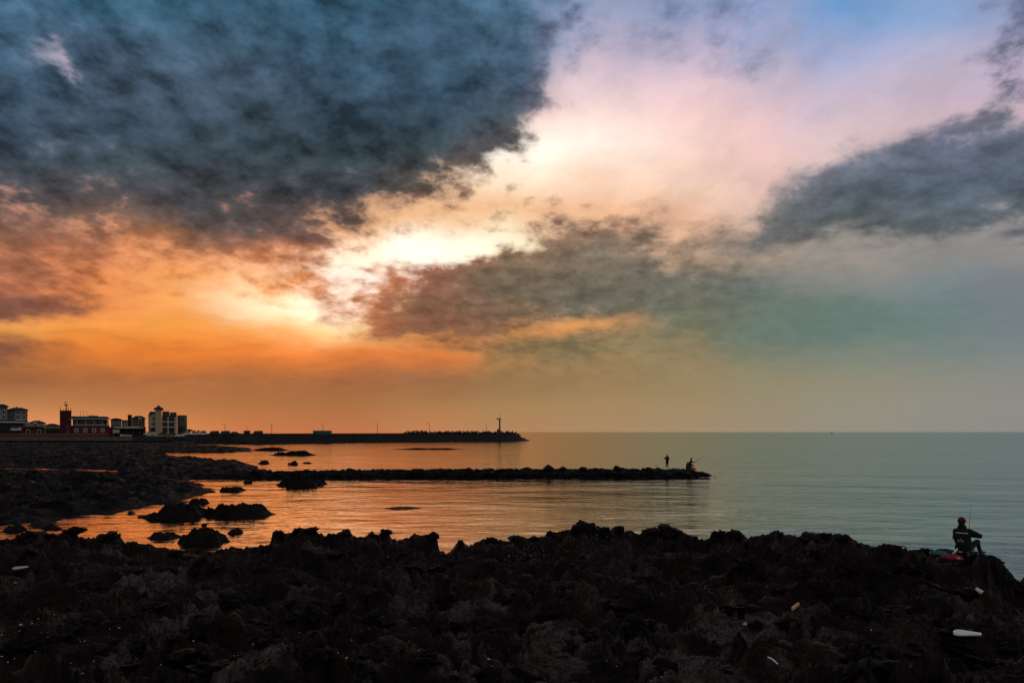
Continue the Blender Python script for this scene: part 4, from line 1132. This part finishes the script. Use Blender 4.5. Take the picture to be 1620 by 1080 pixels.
car(370, 0, on_bw(370)[1], 'car_blue', 'dark blue car on the breakwater between the two vans', z=4.36)
car(408, 0, on_bw(408)[1], 'car_dark', 'dark van furthest out along the breakwater wall', z=4.36, van=True)

X, Y = on_bw(510, 9)
ct = empty('container', (X, Y, 4.36), 'teal shipping container shed on the breakwater', 'container')
L_ = 28 / F * Y
MB().box(-L_/2, L_/2, -1.1, 1.1, 0, 1.82).build('body', M['teal'], ct)
m = MB()
for k in range(30):
    xq = -L_/2 + .2 + k * (L_ - .4) / 30; m.box(xq, xq + .14, -1.16, -1.103, .1, 1.7)
m.build('corrugation', M['teal'], ct)
for k in (-1, 1): MB().box(L_*.25 + k*.62 - .58, L_*.25 + k*.62 + .58, -1.2, -1.165, .1, 1.65).build('door', M['teal'], ct)
MB().box(-L_/2 - .12, L_/2 + .12, -1.25, 1.25, 1.83, 1.95).build('roof', M['dark_roof'], ct)

# harbour light tower
X, Y = on_bw(790.5, 12)
lt = empty('light_tower', (X, Y, 4.3), 'slim dark red harbour light tower with railed gallery near the breakwater tip', 'light tower')
zz = lambda py: CAMZ - (py - HY) / F * Y - 4.3
MB().box(-2.1, 1.9, -1.6, 1.6, 0, zz(682.5)).build('base', M['tower_red'], lt)
MB().box(-1.6, -.5, -.8, .8, zz(682.5) + .003, zz(678.6)).build('equipment_box', M['tower_red'], lt)
MB().tube([(0, 0, zz(682.4)), (0, 0, zz(681)), (0, 0, zz(664.6))], [.75, .52, .42], 16).build('column', M['tower_red'], lt)
ga = MB().tube([(0, 0, zz(664.8)), (0, 0, zz(664.2))], [1.0, 1.05], 16).build('gallery', M['black'], lt)
m = MB()
for k in range(10):
    a = k * math.pi / 5; m.tube([(math.cos(a), math.sin(a), zz(664.2)), (math.cos(a), math.sin(a), zz(661.6))], .05, 5)
for t in np.linspace(0, 2 * math.pi, 21)[:-1]:
    m.tube([(math.cos(t), math.sin(t), zz(661.6)), (math.cos(t + .314), math.sin(t + .314), zz(661.6))], .05, 5, False)
m.build('handrail', M['black'], ga)
MB().tube([(0, 0, zz(664.1)), (0, 0, zz(661.2)), (0, 0, zz(660.4))], [.42, .42, .1], 12).build('lantern', M['steel'], lt)
MB().tube([(.45, 0, zz(661)), (.48, 0, zz(652))], [.08, .05], 6).build('mast', M['black'], lt)
m = MB(); m.tube([(-.3, 0, zz(661.4)), (-2.2, 0, zz(662.2))], .09, 6); m.box(-1.9, -1.0, -.3, .3, zz(663.2), zz(661.2)); m.build('bracket', M['black'], lt)

# concrete tetrapods along the seaward side
def tetrapod_mesh():
    m = MB()
    for d in ((0, 0, 1), (.943, 0, -.333), (-.471, .816, -.333), (-.471, -.816, -.333)):
        m.tube([(0, 0, 0), tuple(v * .55 for v in d), tuple(v * 1.25 for v in d), tuple(v * 1.32 for v in d)], [.50, .46, .32, .22], 8)
    o = m.build('tetrapod', M['concrete']); return o
tp = tetrapod_mesh(); first = True
px_ = 641.0
while px_ < 822:
    for row in range(2):
        X, Y = on_bw(px_ + rng.uniform(-1, 1), 15.0 + row * 2.2 + rng.uniform(-.5, .5))
        if row and rng.random() < .25: continue
        o = tp if first else bpy.data.objects.new('tetrapod', tp.data)
        if not first: COL.objects.link(o)
        first = False
        top = np.interp(px_, [640, 660, 800, 812, 822], [5.0, 5.35, 5.2, 5.0, 3.6])
        o.location = (X, Y, top - .35 + rng.uniform(-.25, .35) + row * .1)
        s = rng.uniform(.85, 1.15); o.scale = (s, s, s)
        o.rotation_euler = (rng.uniform(-.9, .9), rng.uniform(-.9, .9), rng.uniform(0, 6.28))
        tag(o, 'dark concrete tetrapod among many along the outer breakwater', 'tetrapod', 'tetrapods on the breakwater')
    px_ += rng.uniform(3.6, 5.0)

# boats far out
bt = empty('fishing_boat', ((1316 - CX) / F * 3300, 3300, 0), 'tiny dark fishing boat alone on the horizon of the open sea', 'boat')
hull(11, 3.4, 2.2).build('hull', M['navy'], bt)
MB().frustum(-4, -.5, -1.1, 1.1, 2.0, 4.9, .3).build('cabin', M['black'], bt)
MB().tube([(-1.5, 0, 4.9), (-1.5, 0, 8.0)], .2, 6).build('mast', M['black'], bt)
bt = empty('moored_boat', ((391 - CX) / F * 385, 385, 2.9), 'small boat whose mast and wheelhouse show over the breakwater wall', 'boat')
MB().frustum(-1.9, 1.7, -.9, .9, 0, 3.3, .35).build('wheelhouse', M['black'], bt)
MB().frustum(-2.3, 2.1, -1.1, 1.1, 3.31, 3.5, .3).build('roof', M['green_roof'], bt)
MB().tube([(0, 0, 3.5), (0, 0, 6.0)], .07, 6).build('mast', M['black'], bt)
h_ = hull(9, 3, 1.8).build('hull', M['navy'], bt); h_.location = (0, 0, -2.9)
# ---------------------------------------------------------------- people
from mathutils.bvhtree import BVHTree

def fuse(name, mb, mat, parent, voxel, smooth_it=4):
    """run the pieces of one body or garment together into one continuous skin"""
    o = mb.build('tmp', mat)
    md = o.modifiers.new('r', 'REMESH'); md.mode = 'VOXEL'; md.voxel_size = voxel; md.use_smooth_shade = True
    ms = o.modifiers.new('s', 'SMOOTH'); ms.factor = 0.5; ms.iterations = smooth_it
    dg = bpy.context.evaluated_depsgraph_get()
    me = bpy.data.meshes.new_from_object(o.evaluated_get(dg))
    me.name = name
    me.materials.clear(); me.materials.append(mat)
    me.polygons.foreach_set('use_smooth', [True] * len(me.polygons))
    old = o.data
    bpy.data.objects.remove(o); bpy.data.meshes.remove(old)
    r_ = bpy.data.objects.new(name, me); COL.objects.link(r_)
    if parent is not None: r_.parent = parent
    return r_

def ball(m, c, rx, ry, rz, n=12):
    c = Vector(c); vs = []; fs = []
    for i in range(1, n):
        t = math.pi * i / n
        for k in range(n):
            a = 2 * math.pi * k / n
            vs.append(c + Vector((rx * math.sin(t) * math.cos(a), ry * math.sin(t) * math.sin(a), rz * math.cos(t))))
    for i in range(n - 2):
        for k in range(n): fs.append((i*n+k, i*n+(k+1) % n, (i+1)*n+(k+1) % n, (i+1)*n+k))
    vs += [c + Vector((0, 0, rz)), c - Vector((0, 0, rz))]
    for k in range(n):
        fs.append((len(vs)-2, (k+1) % n, k)); fs.append((len(vs)-1, (n-2)*n+k, (n-2)*n+(k+1) % n))
    m.add(vs, fs)

def limb(m, pts, rad):
    m.tube(pts, rad, 12)
    for p, r in zip(pts, rad): ball(m, p, r, r, r, 10)

def torso(m, rows):
    """rows: centre, half width, half depth, sideways axis angle"""
    n = 20; vs = []; fs = []
    for c, w, d, a in rows:
        ux, uy = math.cos(a), math.sin(a)
        for k in range(n):
            t = 2 * math.pi * k / n
            ex = abs(math.cos(t)) ** .8 * (1 if math.cos(t) > 0 else -1) * w; ey = abs(math.sin(t)) ** .8 * (1 if math.sin(t) > 0 else -1) * d
            vs.append((c[0] + ux * ex - uy * ey, c[1] + uy * ex + ux * ey, c[2]))
    for i in range(len(rows) - 1):
        for k in range(n): fs.append((i*n+k, i*n+(k+1) % n, (i+1)*n+(k+1) % n, (i+1)*n+k))
    fs += [tuple(range(n))[::-1], tuple((len(rows)-1)*n + k for k in range(n))]
    m.add(vs, fs)

def hand(m, wrist, elbow, curl=Vector((0, 1, 0)), flip=1):
    """palm, four unequal fingers bent round a grip, and a thumb off the side of the palm"""
    w = Vector(wrist); d = (w - Vector(elbow)).normalized()
    side = d.cross(curl).normalized() * flip
    up = side.cross(d).normalized() * flip
    pal = w + d * .05
    m.tube([w, w + d * .04, w + d * .085], [(.026, .022), (.040, .016), (.042, .014)], 10)
    for k, L_ in enumerate((.070, .080, .075, .058)):
        o = w + d * .085 + side * (.030 - .020 * k)
        a = o + d * L_ * .42; b_ = a + (d * .35 + up * .95).normalized() * L_ * .34; c = b_ + (up * .8 - d * .6).normalized() * L_ * .28
        m.tube([o - d * .012, a, b_, c], [.0095, .009, .0085, .0075], 7)
    o = w + d * .03 + side * .036
    m.tube([o - side * .012, o + side * .022 + d * .022, o + side * .018 + d * .045 + up * .022], [.012, .011, .009], 7)

def build_person(root_loc, label, J, rz=0, voxel=.014, cap=True, extra_mats=None, group=None):
    mt = dict(jacket='jacket', trousers='trousers', cap='cap_red', boot='boot'); mt.update(extra_mats or {})
    V_ = {k: Vector(v) for k, v in J.items()}
    tw = J_tw = V_['sh_r'] - V_['sh_l']; ang = math.atan2(tw.y, tw.x)
    pel, chest, neck, head = V_['pelvis'], V_['chest'], V_['neck'], V_['head']
    waist = pel.lerp(chest, .45)
    fwd = Vector((-math.sin(J['face']), math.cos(J['face']), 0)) if not isinstance(J['face'], (tuple, Vector)) else Vector(J['face']).normalized()
    fwd.z = 0; fwd.normalize(); sid = Vector((fwd.y, -fwd.x, 0))
    # body: one continuous mesh
    m = MB()
    torso(m, [(pel - Vector((0, 0, .08)), .15, .10, ang), (pel + Vector((0, 0, .03)), .165, .115, ang), (waist, .135, .095, ang), (chest, .16, .11, ang), (chest.lerp(neck, .55), .15, .09, ang), (chest.lerp(neck, .85), .08, .06, ang)])
    limb(m, [chest.lerp(neck, .7), neck, head - Vector((0, 0, .06))], [.065, .056, .052])
    ball(m, head, .076, .076, .115); ball(m, head + fwd * .022 - Vector((0, 0, .012)), .068, .068, .10)
    ball(m, head + fwd * .092 - Vector((0, 0, .012)), .013, .013, .022, 8)              # nose
    ball(m, head + fwd * .070 - Vector((0, 0, .085)), .030, .026, .024, 8)              # chin
    ball(m, head + fwd * .086 - Vector((0, 0, .050)), .022, .012, .008, 8)              # mouth
    for s_ in (-1, 1):
        ball(m, head + sid * s_ * .078 - Vector((0, 0, .01)), .012, .020, .030, 8)      # ears
        ball(m, head + fwd * .078 + sid * s_ * .030 + Vector((0, 0, .012)), .014, .010, .009, 8)   # eyes
    for s_ in 'lr':
        limb(m, [V_['sh_' + s_], V_['el_' + s_], V_['wr_' + s_]], [.060, .044, .030])
        hand(m, V_['wr_' + s_], V_['el_' + s_], fwd, 1 if s_ == 'l' else -1)
        limb(m, [V_['hip_' + s_], V_['kn_' + s_], V_['an_' + s_]], [.085, .056, .040])
        limb(m, [V_['an_' + s_], V_['toe_' + s_]], [.042, .032])
    body = fuse('person', m, M['skin'], None, voxel, 2)
    body.location = root_loc; body.rotation_euler = (0, 0, rz)
    tag(body, label, 'person', group)
    # jacket
    m = MB()
    torso(m, [(pel - Vector((0, 0, .05)), .165, .14, ang), (pel + Vector((0, 0, .08)), .182, .15, ang), (waist, .20, .15, ang), (chest, .205, .15, ang), (chest.lerp(neck, .40), .175, .13, ang), (chest.lerp(neck, .8), .115, .09, ang), (neck + Vector((0, 0, .055)), .088, .085, ang)])
    for s_ in 'lr':
        limb(m, [chest.lerp(V_['sh_' + s_], .55), V_['sh_' + s_], V_['el_' + s_], V_['el_' + s_].lerp(V_['wr_' + s_], .96)], [.085, .085, .068, .050])
    jk = fuse('jacket', m, M[mt['jacket']], body, voxel * 1.15, 5)
    m = MB()
    torso(m, [(pel - Vector((0, 0, .11)), .165, .125, ang), (pel + Vector((0, 0, .05)), .165, .12, ang)])
    for s_ in 'lr':
        limb(m, [pel.lerp(V_['hip_' + s_], .6), V_['hip_' + s_], V_['kn_' + s_], V_['an_' + s_]], [.11, .105, .075, .058])
    fuse('trousers', m, M[mt['trousers']], body, voxel * 1.15, 5)
    for s_ in 'lr':
        m = MB(); limb(m, [V_['an_' + s_] + Vector((0, 0, .06)), V_['an_' + s_], V_['toe_' + s_]], [.056, .054, .045])
        t = V_['toe_' + s_]; a = V_['an_' + s_]
        fuse('boot', m, M[mt['boot']], body, voxel, 2)
    m = MB(); ball(m, head + Vector((0, 0, .012)) - fwd * .012, .088, .088, .118)
    hr = fuse('hair', m, M['hair'], body, voxel, 1)
    hr.scale = (1, 1, 1)
    if cap:
        m = MB(); n = 18; vs = []; fs = []
        for i in range(7):
            t = math.pi / 2 * i / 6
            for k in range(n):
                a = 2 * math.pi * k / n
                vs.append(head + Vector((.102 * math.cos(t) * math.cos(a), .102 * math.cos(t) * math.sin(a), .012 + .128 * math.sin(t))) - fwd * .006)
        for i in range(6):
            for k in range(n): fs.append((i*n+k, i*n+(k+1) % n, (i+1)*n+(k+1) % n, (i+1)*n+k))
        fs.append(tuple(range(n))[::-1])
        m.add(vs, fs)
        c = m.build('cap', M[mt['cap']], body, True)
        m = MB(); vs = []
        for r_ in (.09, .175):
            for k in range(9):
                a = -1.0 + k * .25
                q = head + (fwd * math.cos(a) + sid * math.sin(a)) * (r_ if r_ < .1 else .095 + .085 * math.cos(a)) + Vector((0, 0, .028 - (.02 if r_ > .1 else 0)))
                vs += [q, q + Vector((0, 0, .007))]
        fs = []
        for k in range(8):
            i0, i1, o0, o1 = 2*k, 2*k+2, 18+2*k, 18+2*k+2
            fs += [(i0, i1, o1, o0), (i0+1, o0+1, o1+1, i1+1), (o0, o1, o1+1, o0+1)]
        m.add(vs, fs).build('visor', M[mt['cap']], c)
    return body, jk

# angler sitting on the foreground rock, back to the viewer
SEAT_Y = 18.6
seat = at(1524, 872, SEAT_Y)
MAN = dict(pelvis=(0, 0, .12), chest=(-.03, .05, .48), neck=(-.03, .07, .66), head=(-.035, .11, .79), face=(.35, 1, 0),
           sh_l=(-.165, .07, .53), sh_r=(.135, .09, .54), el_l=(-.19, .28, .33), wr_l=(.00, .44, .40), el_r=(.37, .17, .43), wr_r=(.20, .37, .40),
           hip_l=(-.10, .06, .09), hip_r=(.11, .06, .09), kn_l=(-.03, .50, .28), kn_r=(.32, .43, .235), an_l=(.03, .58, -.12), an_r=(.40, .50, -.10), toe_l=(.07, .74, -.16), toe_r=(.48, .64, -.15))
man, jk = build_person(seat, 'person in black jacket and dark red cap sitting on the foreground rock, back turned, fishing', MAN, rz=-.585, voxel=.0075)
# reflective strip and the printed mark on the back of the jacket
bv = BVHTree.FromPolygons([v.co.copy() for v in jk.data.vertices], [tuple(p.vertices) for p in jk.data.polygons])
def on_back(x, z, off=.005):
    h = bv.ray_cast(Vector((x, -1.5, z)), Vector((0, 1, 0)))
    return (h[0] + Vector((0, -off, 0))) if h[0] else None
def back_stroke(m, x0, z0, x1, z1, t):
    n = max(2, int(math.hypot(x1 - x0, z1 - z0) / .02) + 1)
    d = Vector((x1 - x0, 0, z1 - z0)).normalized(); nn_ = Vector((-d.z, 0, d.x)) * t / 2
    vs = []; fs = []
    for i in range(n + 1):
        f = i / n; x = x0 + (x1 - x0) * f; z = z0 + (z1 - z0) * f
        for s_ in (-1, 1):
            p = on_back(x + nn_.x * s_, z + nn_.z * s_)
            if p is None: return
            vs += [p, p + Vector((0, .003, 0))]
    for i in range(n):
        a = i * 4
        fs += [(a, a+2, a+6, a+4), (a+1, a+5, a+7, a+3), (a, a+4, a+5, a+1), (a+2, a+3, a+7, a+6)]
    fs += [(0, 1, 3, 2), (n*4, n*4+2, n*4+3, n*4+1)]
    m.add(vs, fs)
m = MB(); back_stroke(m, -.17, .515, .10, .507, .020)
m.build('reflective_strip', M['strip'], jk)
m = MB(); zb = .30
for cx_ in (-.115, -.015):                                         # two A shapes with a taller stroke between, underlined
    back_stroke(m, cx_ - .015, zb, cx_, zb + .034, .008); back_stroke(m, cx_ + .015, zb, cx_, zb + .034, .008); back_stroke(m, cx_ - .008, zb + .012, cx_ + .008, zb + .012, .006)
back_stroke(m, -.065, zb + .004, -.065, zb + .046, .009); back_stroke(m, -.083, zb + .054, -.047, zb + .054, .009)
back_stroke(m, -.140, zb - .014, -.06, zb - .020, .006); back_stroke(m, -.06, zb - .020, .015, zb - .014, .006)
m.build('back_print', M['strip'], jk)
# his rod
def rod(name, pts, label, cat='fishing rod', r0=.012):
    m = MB(); m.tube(pts, [r0 * (1 - .8 * i / (len(pts) - 1)) for i in range(len(pts))], 6)
    root = m.build(name, M['black']); tag(root, label, cat)
    d = (Vector(pts[1]) - Vector(pts[0])).normalized()
    g_ = MB().tube([Vector(pts[0]) - d * .10, Vector(pts[0]) + d * .32], r0 * 1.8, 8).build('handle', M['boot'], root)
    q = Vector(pts[0]) + d * .36
    MB().tube([q + Vector((-.03, 0, -.07)), q + Vector((.03, 0, -.07))], .035, 10).build('reel', M['steel'], root)
    return root
hp = seat + Matrix.Rotation(-.585, 3, 'Z') @ Vector((.125, .45, .43))
hpx = CX + F * hp.x / hp.y
rod('fishing_rod', [hp, at(hpx + 1, 826, hp.y + .6), at(hpx + 2.5, 810, hp.y + 1.5), at(hpx + 4, 793, hp.y + 2.6)], 'thin upright fishing rod held by the seated person in the red cap', r0=.008)

def drop(px, py, lift=.0):
    p = on_shore(px, py); return p + Vector((0, 0, lift))

# gear beside him: spare rod, teal net cloth, magenta bag, dark cool bag, white rope
p0 = at(1497, 874, SEAT_Y - .35); p1 = at(1553, 873, SEAT_Y - .30)
rod('fishing_rod', [p1, p1.lerp(p0, .5) + Vector((0, 0, .01)), p0], 'spare fishing rod lying flat on the rock behind the seated person', r0=.012)

def crumple(name, c, lx, ly, h, mats, label, cat, seed, rz=0.0):
    """soft sack or cloth: a flattened ball with folds"""
    bm = bmesh.new(); bmesh.ops.create_icosphere(bm, subdivisions=4, radius=1)
    co = np.array([v.co for v in bm.verts])
    nz = ridged(co[:, 0] * 1.4 + seed, co[:, 1] * 1.4 + co[:, 2], 3, seed)
    co = co * (1 + .12 * nz)[:, None]
    co[:, 2] = np.where(co[:, 2] < 0, co[:, 2] * .3, co[:, 2])
    co *= np.array([lx / 2, ly / 2, h])
    for v, q in zip(bm.verts, co): v.co = q
    me = bpy.data.meshes.new(name); bm.to_mesh(me)
    bm.free()
    for mm in mats: me.materials.append(M[mm])
    if len(mats) > 1:
        for p in me.polygons:
            cx_, cy_ = p.center.x / lx, p.center.z / h
            p.material_index = 1 if (cx_ > .0 and .12 < cy_ < .62 and cx_ < .36 and math.sin(p.center.x * 40 + p.center.y * 9) > -.5) else 0
    me.polygons.foreach_set('use_smooth', [True] * len(me.polygons))
    o = bpy.data.objects.new(name, me); COL.objects.link(o); o.location = c; o.rotation_euler = (0, .06, rz)
    return tag(o, label, cat)
crumple('bag', at(1505.5, 882.5, SEAT_Y - .55), .52, .36, .10, ['magenta', 'amber'], 'magenta and amber bag lying on the rock beside the seated person', 'bag', 3, -.05)
crumple('cloth', at(1486, 876, SEAT_Y - .25), .46, .34, .075, ['net_teal'], 'teal green cloth spread on the rock left of the seated person', 'cloth', 5)
crumple('cloth', at(1497, 873.5, SEAT_Y + .0), .55, .30, .09, ['navy'], 'dark blue-black cloth folded between teal cloth and seated person', 'cloth', 8)
m = MB(); q = at(1512, 873.5, SEAT_Y - .4); m.tube([q + Vector((-.10, 0, -.03)), q + Vector((-.05, -.02, .0)), q + Vector((.0, 0, .045)), q + Vector((.06, .02, .10))], [.016, .022, .026, .018], 8)
tag(m.build('rag', M['white'], None, True), 'white rag bunched up next to the seated person', 'rag')
crumple('bottle_bag', at(1538.5, 872.5, SEAT_Y + .15), .11, .10, .16, ['strip'], 'small pale plastic bag standing under the seated person\'s bent knee', 'plastic bag', 9)

# anglers on the jetty
JY = 86.2
def jetty_pt(px, py): return at(px, py, JY)
STAND = dict(pelvis=(0, 0, .92), chest=(0, 0, 1.24), neck=(0, .0, 1.46), head=(0, .02, 1.60), face=(-.3, 1, 0), sh_l=(-.18, 0, 1.39), sh_r=(.18, 0, 1.39),
             el_l=(-.36, .06, 1.19), wr_l=(-.14, .26, 1.22), el_r=(.21, .05, 1.10), wr_r=(.08, .28, 1.12), hip_l=(-.09, 0, .88), hip_r=(.09, 0, .88), kn_l=(-.11, .03, .48), kn_r=(.08, .03, .48), an_l=(-.13, 0, .09), an_r=(.07, 0, .09), toe_l=(-.17, .15, .05), toe_r=(.08, .16, .05))
ps, _ = build_person(jetty_pt(1055.5, 740.2), 'person in dark clothes standing on the jetty with left elbow out', STAND, rz=-.23, voxel=.016, cap=False, extra_mats=dict(jacket='navy'))
SIT = dict(pelvis=(0, 0, .62), chest=(.07, .0, .98), neck=(.12, 0, 1.20), head=(.15, .0, 1.34), face=(1, .25, 0), sh_l=(.07, .17, 1.13), sh_r=(.12, -.17, 1.13), el_l=(.24, .24, .90), wr_l=(.44, .10, .86), el_r=(.22, -.24, .88), wr_r=(.46, -.06, .82),
           hip_l=(.02, .09, .60), hip_r=(.02, -.09, .60), kn_l=(.34, .14, .52), kn_r=(.32, -.14, .50), an_l=(.30, .13, .06), an_r=(.26, -.13, .06), toe_l=(.44, .15, .04), toe_r=(.40, -.14, .04))
base = jetty_pt(1092, 741.6)
build_person(base, 'person hunched on a dark box at the jetty end, fishing', SIT, rz=-.25, voxel=.016, cap=False)
bx = empty('tackle_box', base + Vector((-.15, 0, -.02)), 'dark tackle box the hunched jetty person sits on', 'box')
MB().frustum(-.34, .30, -.24, .24, 0, .46, .02).build('body', M['black'], bx)
MB().box(-.33, .29, -.25, .25, .463, .52).build('lid', M['navy'], bx)
crumple('backpack', base + Vector((-.36, -.1, .0)), .46, .40, .80, ['black'], 'black backpack slumped against the hunched jetty person', 'backpack', 12)
hp = base + Vector((.50, -.05, .86))
rod('fishing_rod', [hp, hp + Vector((.75, .1, .42)), hp + Vector((1.45, .2, .95)), hp + Vector((2.1, .3, 1.5))], 'fishing rod slanting up over the water from the jetty end', r0=.014)
crumple('bag', base + Vector((.32, -.5, -.02)), .52, .36, .22, ['vivid_red'], 'bright red bag at the feet of the hunched jetty person', 'bag', 14)
mm = MB(); mm.tube([(0, 0, 0), (0, 0, .42)], [.03, .025], 6); mm.tube([(0, 0, .42), (0, 0, .5)], [.05, .03], 6)
o = mm.build('stake', M['black']); o.location = at(1038, 740.5, JY); tag(o, 'short dark stake sticking up on the jetty', 'stake')
# far figure on the breakwater tip
X, Y = on_bw(830, 3)
build_person((X, Y, CAMZ - (695.4 - HY) / F * Y), 'tiny person in dark clothes standing on the rubble tip of the breakwater', STAND, voxel=.03, cap=False)

# ---------------------------------------------------------------- flotsam on the lava
def slab(name, pa, pb, w0, w1, t, mat, label, cat, lift=.06, tilt=.3):
    """flat tapering piece lying from one photo pixel to another on the shore"""
    a, b_ = drop(*pa, lift), drop(*pb, lift)
    d = (b_ - a); L_ = d.length; d.normalize()
    s_ = d.cross(Vector((0, 0, 1))).normalized(); up = s_.cross(d)
    if s_.y < 0: s_, up = -s_, up
    up = Vector((0, 0, 1)); s_ = (s_ * math.cos(tilt) + up * math.sin(tilt)).normalized(); up = d.cross(s_); up = up if up.z > 0 else -up
    m = MB()
    pr_ = [(0, -w0 * .35), (L_ * .12, -w0 * .5), (L_ * .30, -w0 * .5), (L_, -w1 * .5), (L_, w1 * .5), (L_ * .28, w0 * .5), (L_ * .1, w0 * .42), (0, w0 * .15)]
    n = len(pr_)
    vs = [a + d * x + s_ * y for x, y in pr_] + [a + d * (x * .985 + .01) + s_ * (y * .92) + up * t for x, y in pr_]
    m.add(vs, [tuple(range(n))[::-1], tuple(range(n, 2*n))] + [(k, (k+1) % n, n+(k+1) % n, n+k) for k in range(n)])
    return tag(m.build(name, M[mat]), label, cat)
slab('foam_board', (1508, 1017), (1553, 1023), .17, .05, .025, 'foam', 'broken white foam board lying on the dark lava', 'foam board', .15)
slab('plank', (1419, 869), (1435, 879), .10, .08, .03, 'strip', 'pale grey plank on the rocks left of the seated angler', 'plank', .10)
slab('driftwood', (1252, 972), (1264, 965), .055, .05, .05, 'driftwood', 'short pale orange driftwood stick on the lava', 'driftwood', .08)
slab('plastic_sheet', (19, 905), (44, 902.5), .15, .07, .015, 'shell', 'flat pale plastic sheet on the rocks by the photo\'s edge', 'plastic sheet', .08)
q = drop(1550, 945, .10)
m = MB(); m.tube([q + Vector((-.09, 0, .09)), q + Vector((-.03, -.02, .03)), q + Vector((.04, 0, -.01)), q + Vector((.11, .02, -.05))], [(.02, .03), (.045, .05), (.035, .05), (.06, .02)], 10)
tag(m.build('plastic_bag', M['white'], None, True), 'crumpled white plastic bag on the steep lava below the seated person', 'plastic bag')
q = drop(1219, 1060, .05)
m = MB(); m.tube([q + Vector((-.04, 0, .03)), q + Vector((0, 0, .015)), q + Vector((.03, -.05, 0)), q + Vector((.05, -.14, -.02))], .012, 7)
tag(m.build('rope_end', M['white'], None, True), 'short curved white rope end at the bottom of the picture', 'rope')
q = drop(1180, 992, .05)
crumple('rag', q, .10, .08, .04, ['shell'], 'small cream crumpled rag on the grey lava patch', 'rag', 21)
q = drop(1326, 952, .04)
crumple('bottle', q, .12, .07, .035, ['green_glass'], 'dull green glass bottle piece on the dark lava', 'bottle', 23)
cm = rock_mesh(501, 2, .4, .2); cm.materials.append(M['strip'])
cm2 = rock_mesh(502, 2, .6, .3); cm2.materials.append(M['shell'])
cm3 = rock_mesh(503, 2, .8, .3); cm3.materials.append(M['yellow_stone'])
CH = [(33,994,4.5),(51,988,2.5),(60,982,2.6),(85,973.6,2),(78.5,974,1.6),(31,1005,1.6),(2,1008,3),(22,1003,1.3),(88,1010,1.8),(76.5,1014,1.6),(74,1004,1),(124,1015,1.5),(127,1016.5,1.4),(133,1016,1.8),(136,1015,1),(173,1000,1.8),(189,1002,2.6),(162,991,1.3),(184,1026,1.2),(306,1022,2.2),(278,1027,1.2),(279,1031,1.4),(254,1056,2.2),(2.5,1054.5,3),(12,1052.6,2.6),(23,1047,1.5),(370,1042,1.8),(376,1039,1.3),(551,900,1.2),(615,889,1.2),(474,1004,1.7),(662,1031.6,2.4),(773,1052,3.2),(778,1056,2.2),(555.5,1015,1.7),(985,1017,1.4),(975,1066,1.8),(1122,940,2.2),(1115,932,2.2),(1127,947,1.6),(1116,928,1.3),(1379,1013,1.8),(1337,1058.5,1.3),(1341,911,1.4),(1339,905,1.1),(1405,907,1.1),(1214,929,1.6),(1537,997.6,1.5),(1512,894,1.4),(1000,1055,2.6),(960,1050,1.6),(1030,1078,2.5),(1046,1074,2),(930,1066,1.5),(940,1036,1.2),(38,1028,1.2),(56,1060,1.3),(95,1030,1),(110,1004,1.2),(66,1002,1.1),(150,1022,1),(400,1026,2),(1130,976,1.5),(1140,972,1.2),(1190,990,1.6),(1018,1052,1.6),(870,1044,1.2),(905,1046,1.3)]
for i, (px_, py_, r_) in enumerate(CH):
    q = drop(px_, py_, .02); s = r_ * .62 / F * q.y
    o = bpy.data.objects.new('shell_fragment', cm if i % 3 else cm2); COL.objects.link(o)
    o.location = q; o.scale = (s * 1.2, s, s); o.rotation_euler = (rng.uniform(-.4, .4), rng.uniform(-.4, .4), rng.uniform(0, 6.28))
    tag(o, 'tiny pale shell or foam fragment scattered on the lava', 'shell fragment', 'pale fragments scattered on the lava')
for px_, py_, r_ in ((131, 1068, 3.4), (149, 1047.6, 2.6), (1157, 942, 1.8), (500, 1042, 5), (548, 1043, 5), (535, 1040, 2.5), (24, 925, 3.2), (112, 1052, 1.8), (176, 1036, 1.5)):
    q = drop(px_, py_, .02); s = r_ * .62 / F * q.y
    o = bpy.data.objects.new('pebble', cm3); COL.objects.link(o)
    o.location = q; o.scale = (s * 1.3, s, s); o.rotation_euler = (0, 0, rng.uniform(0, 6.28))
    tag(o, 'small ochre yellow pebble lying on the black lava', 'pebble', 'ochre pebbles on the lava')
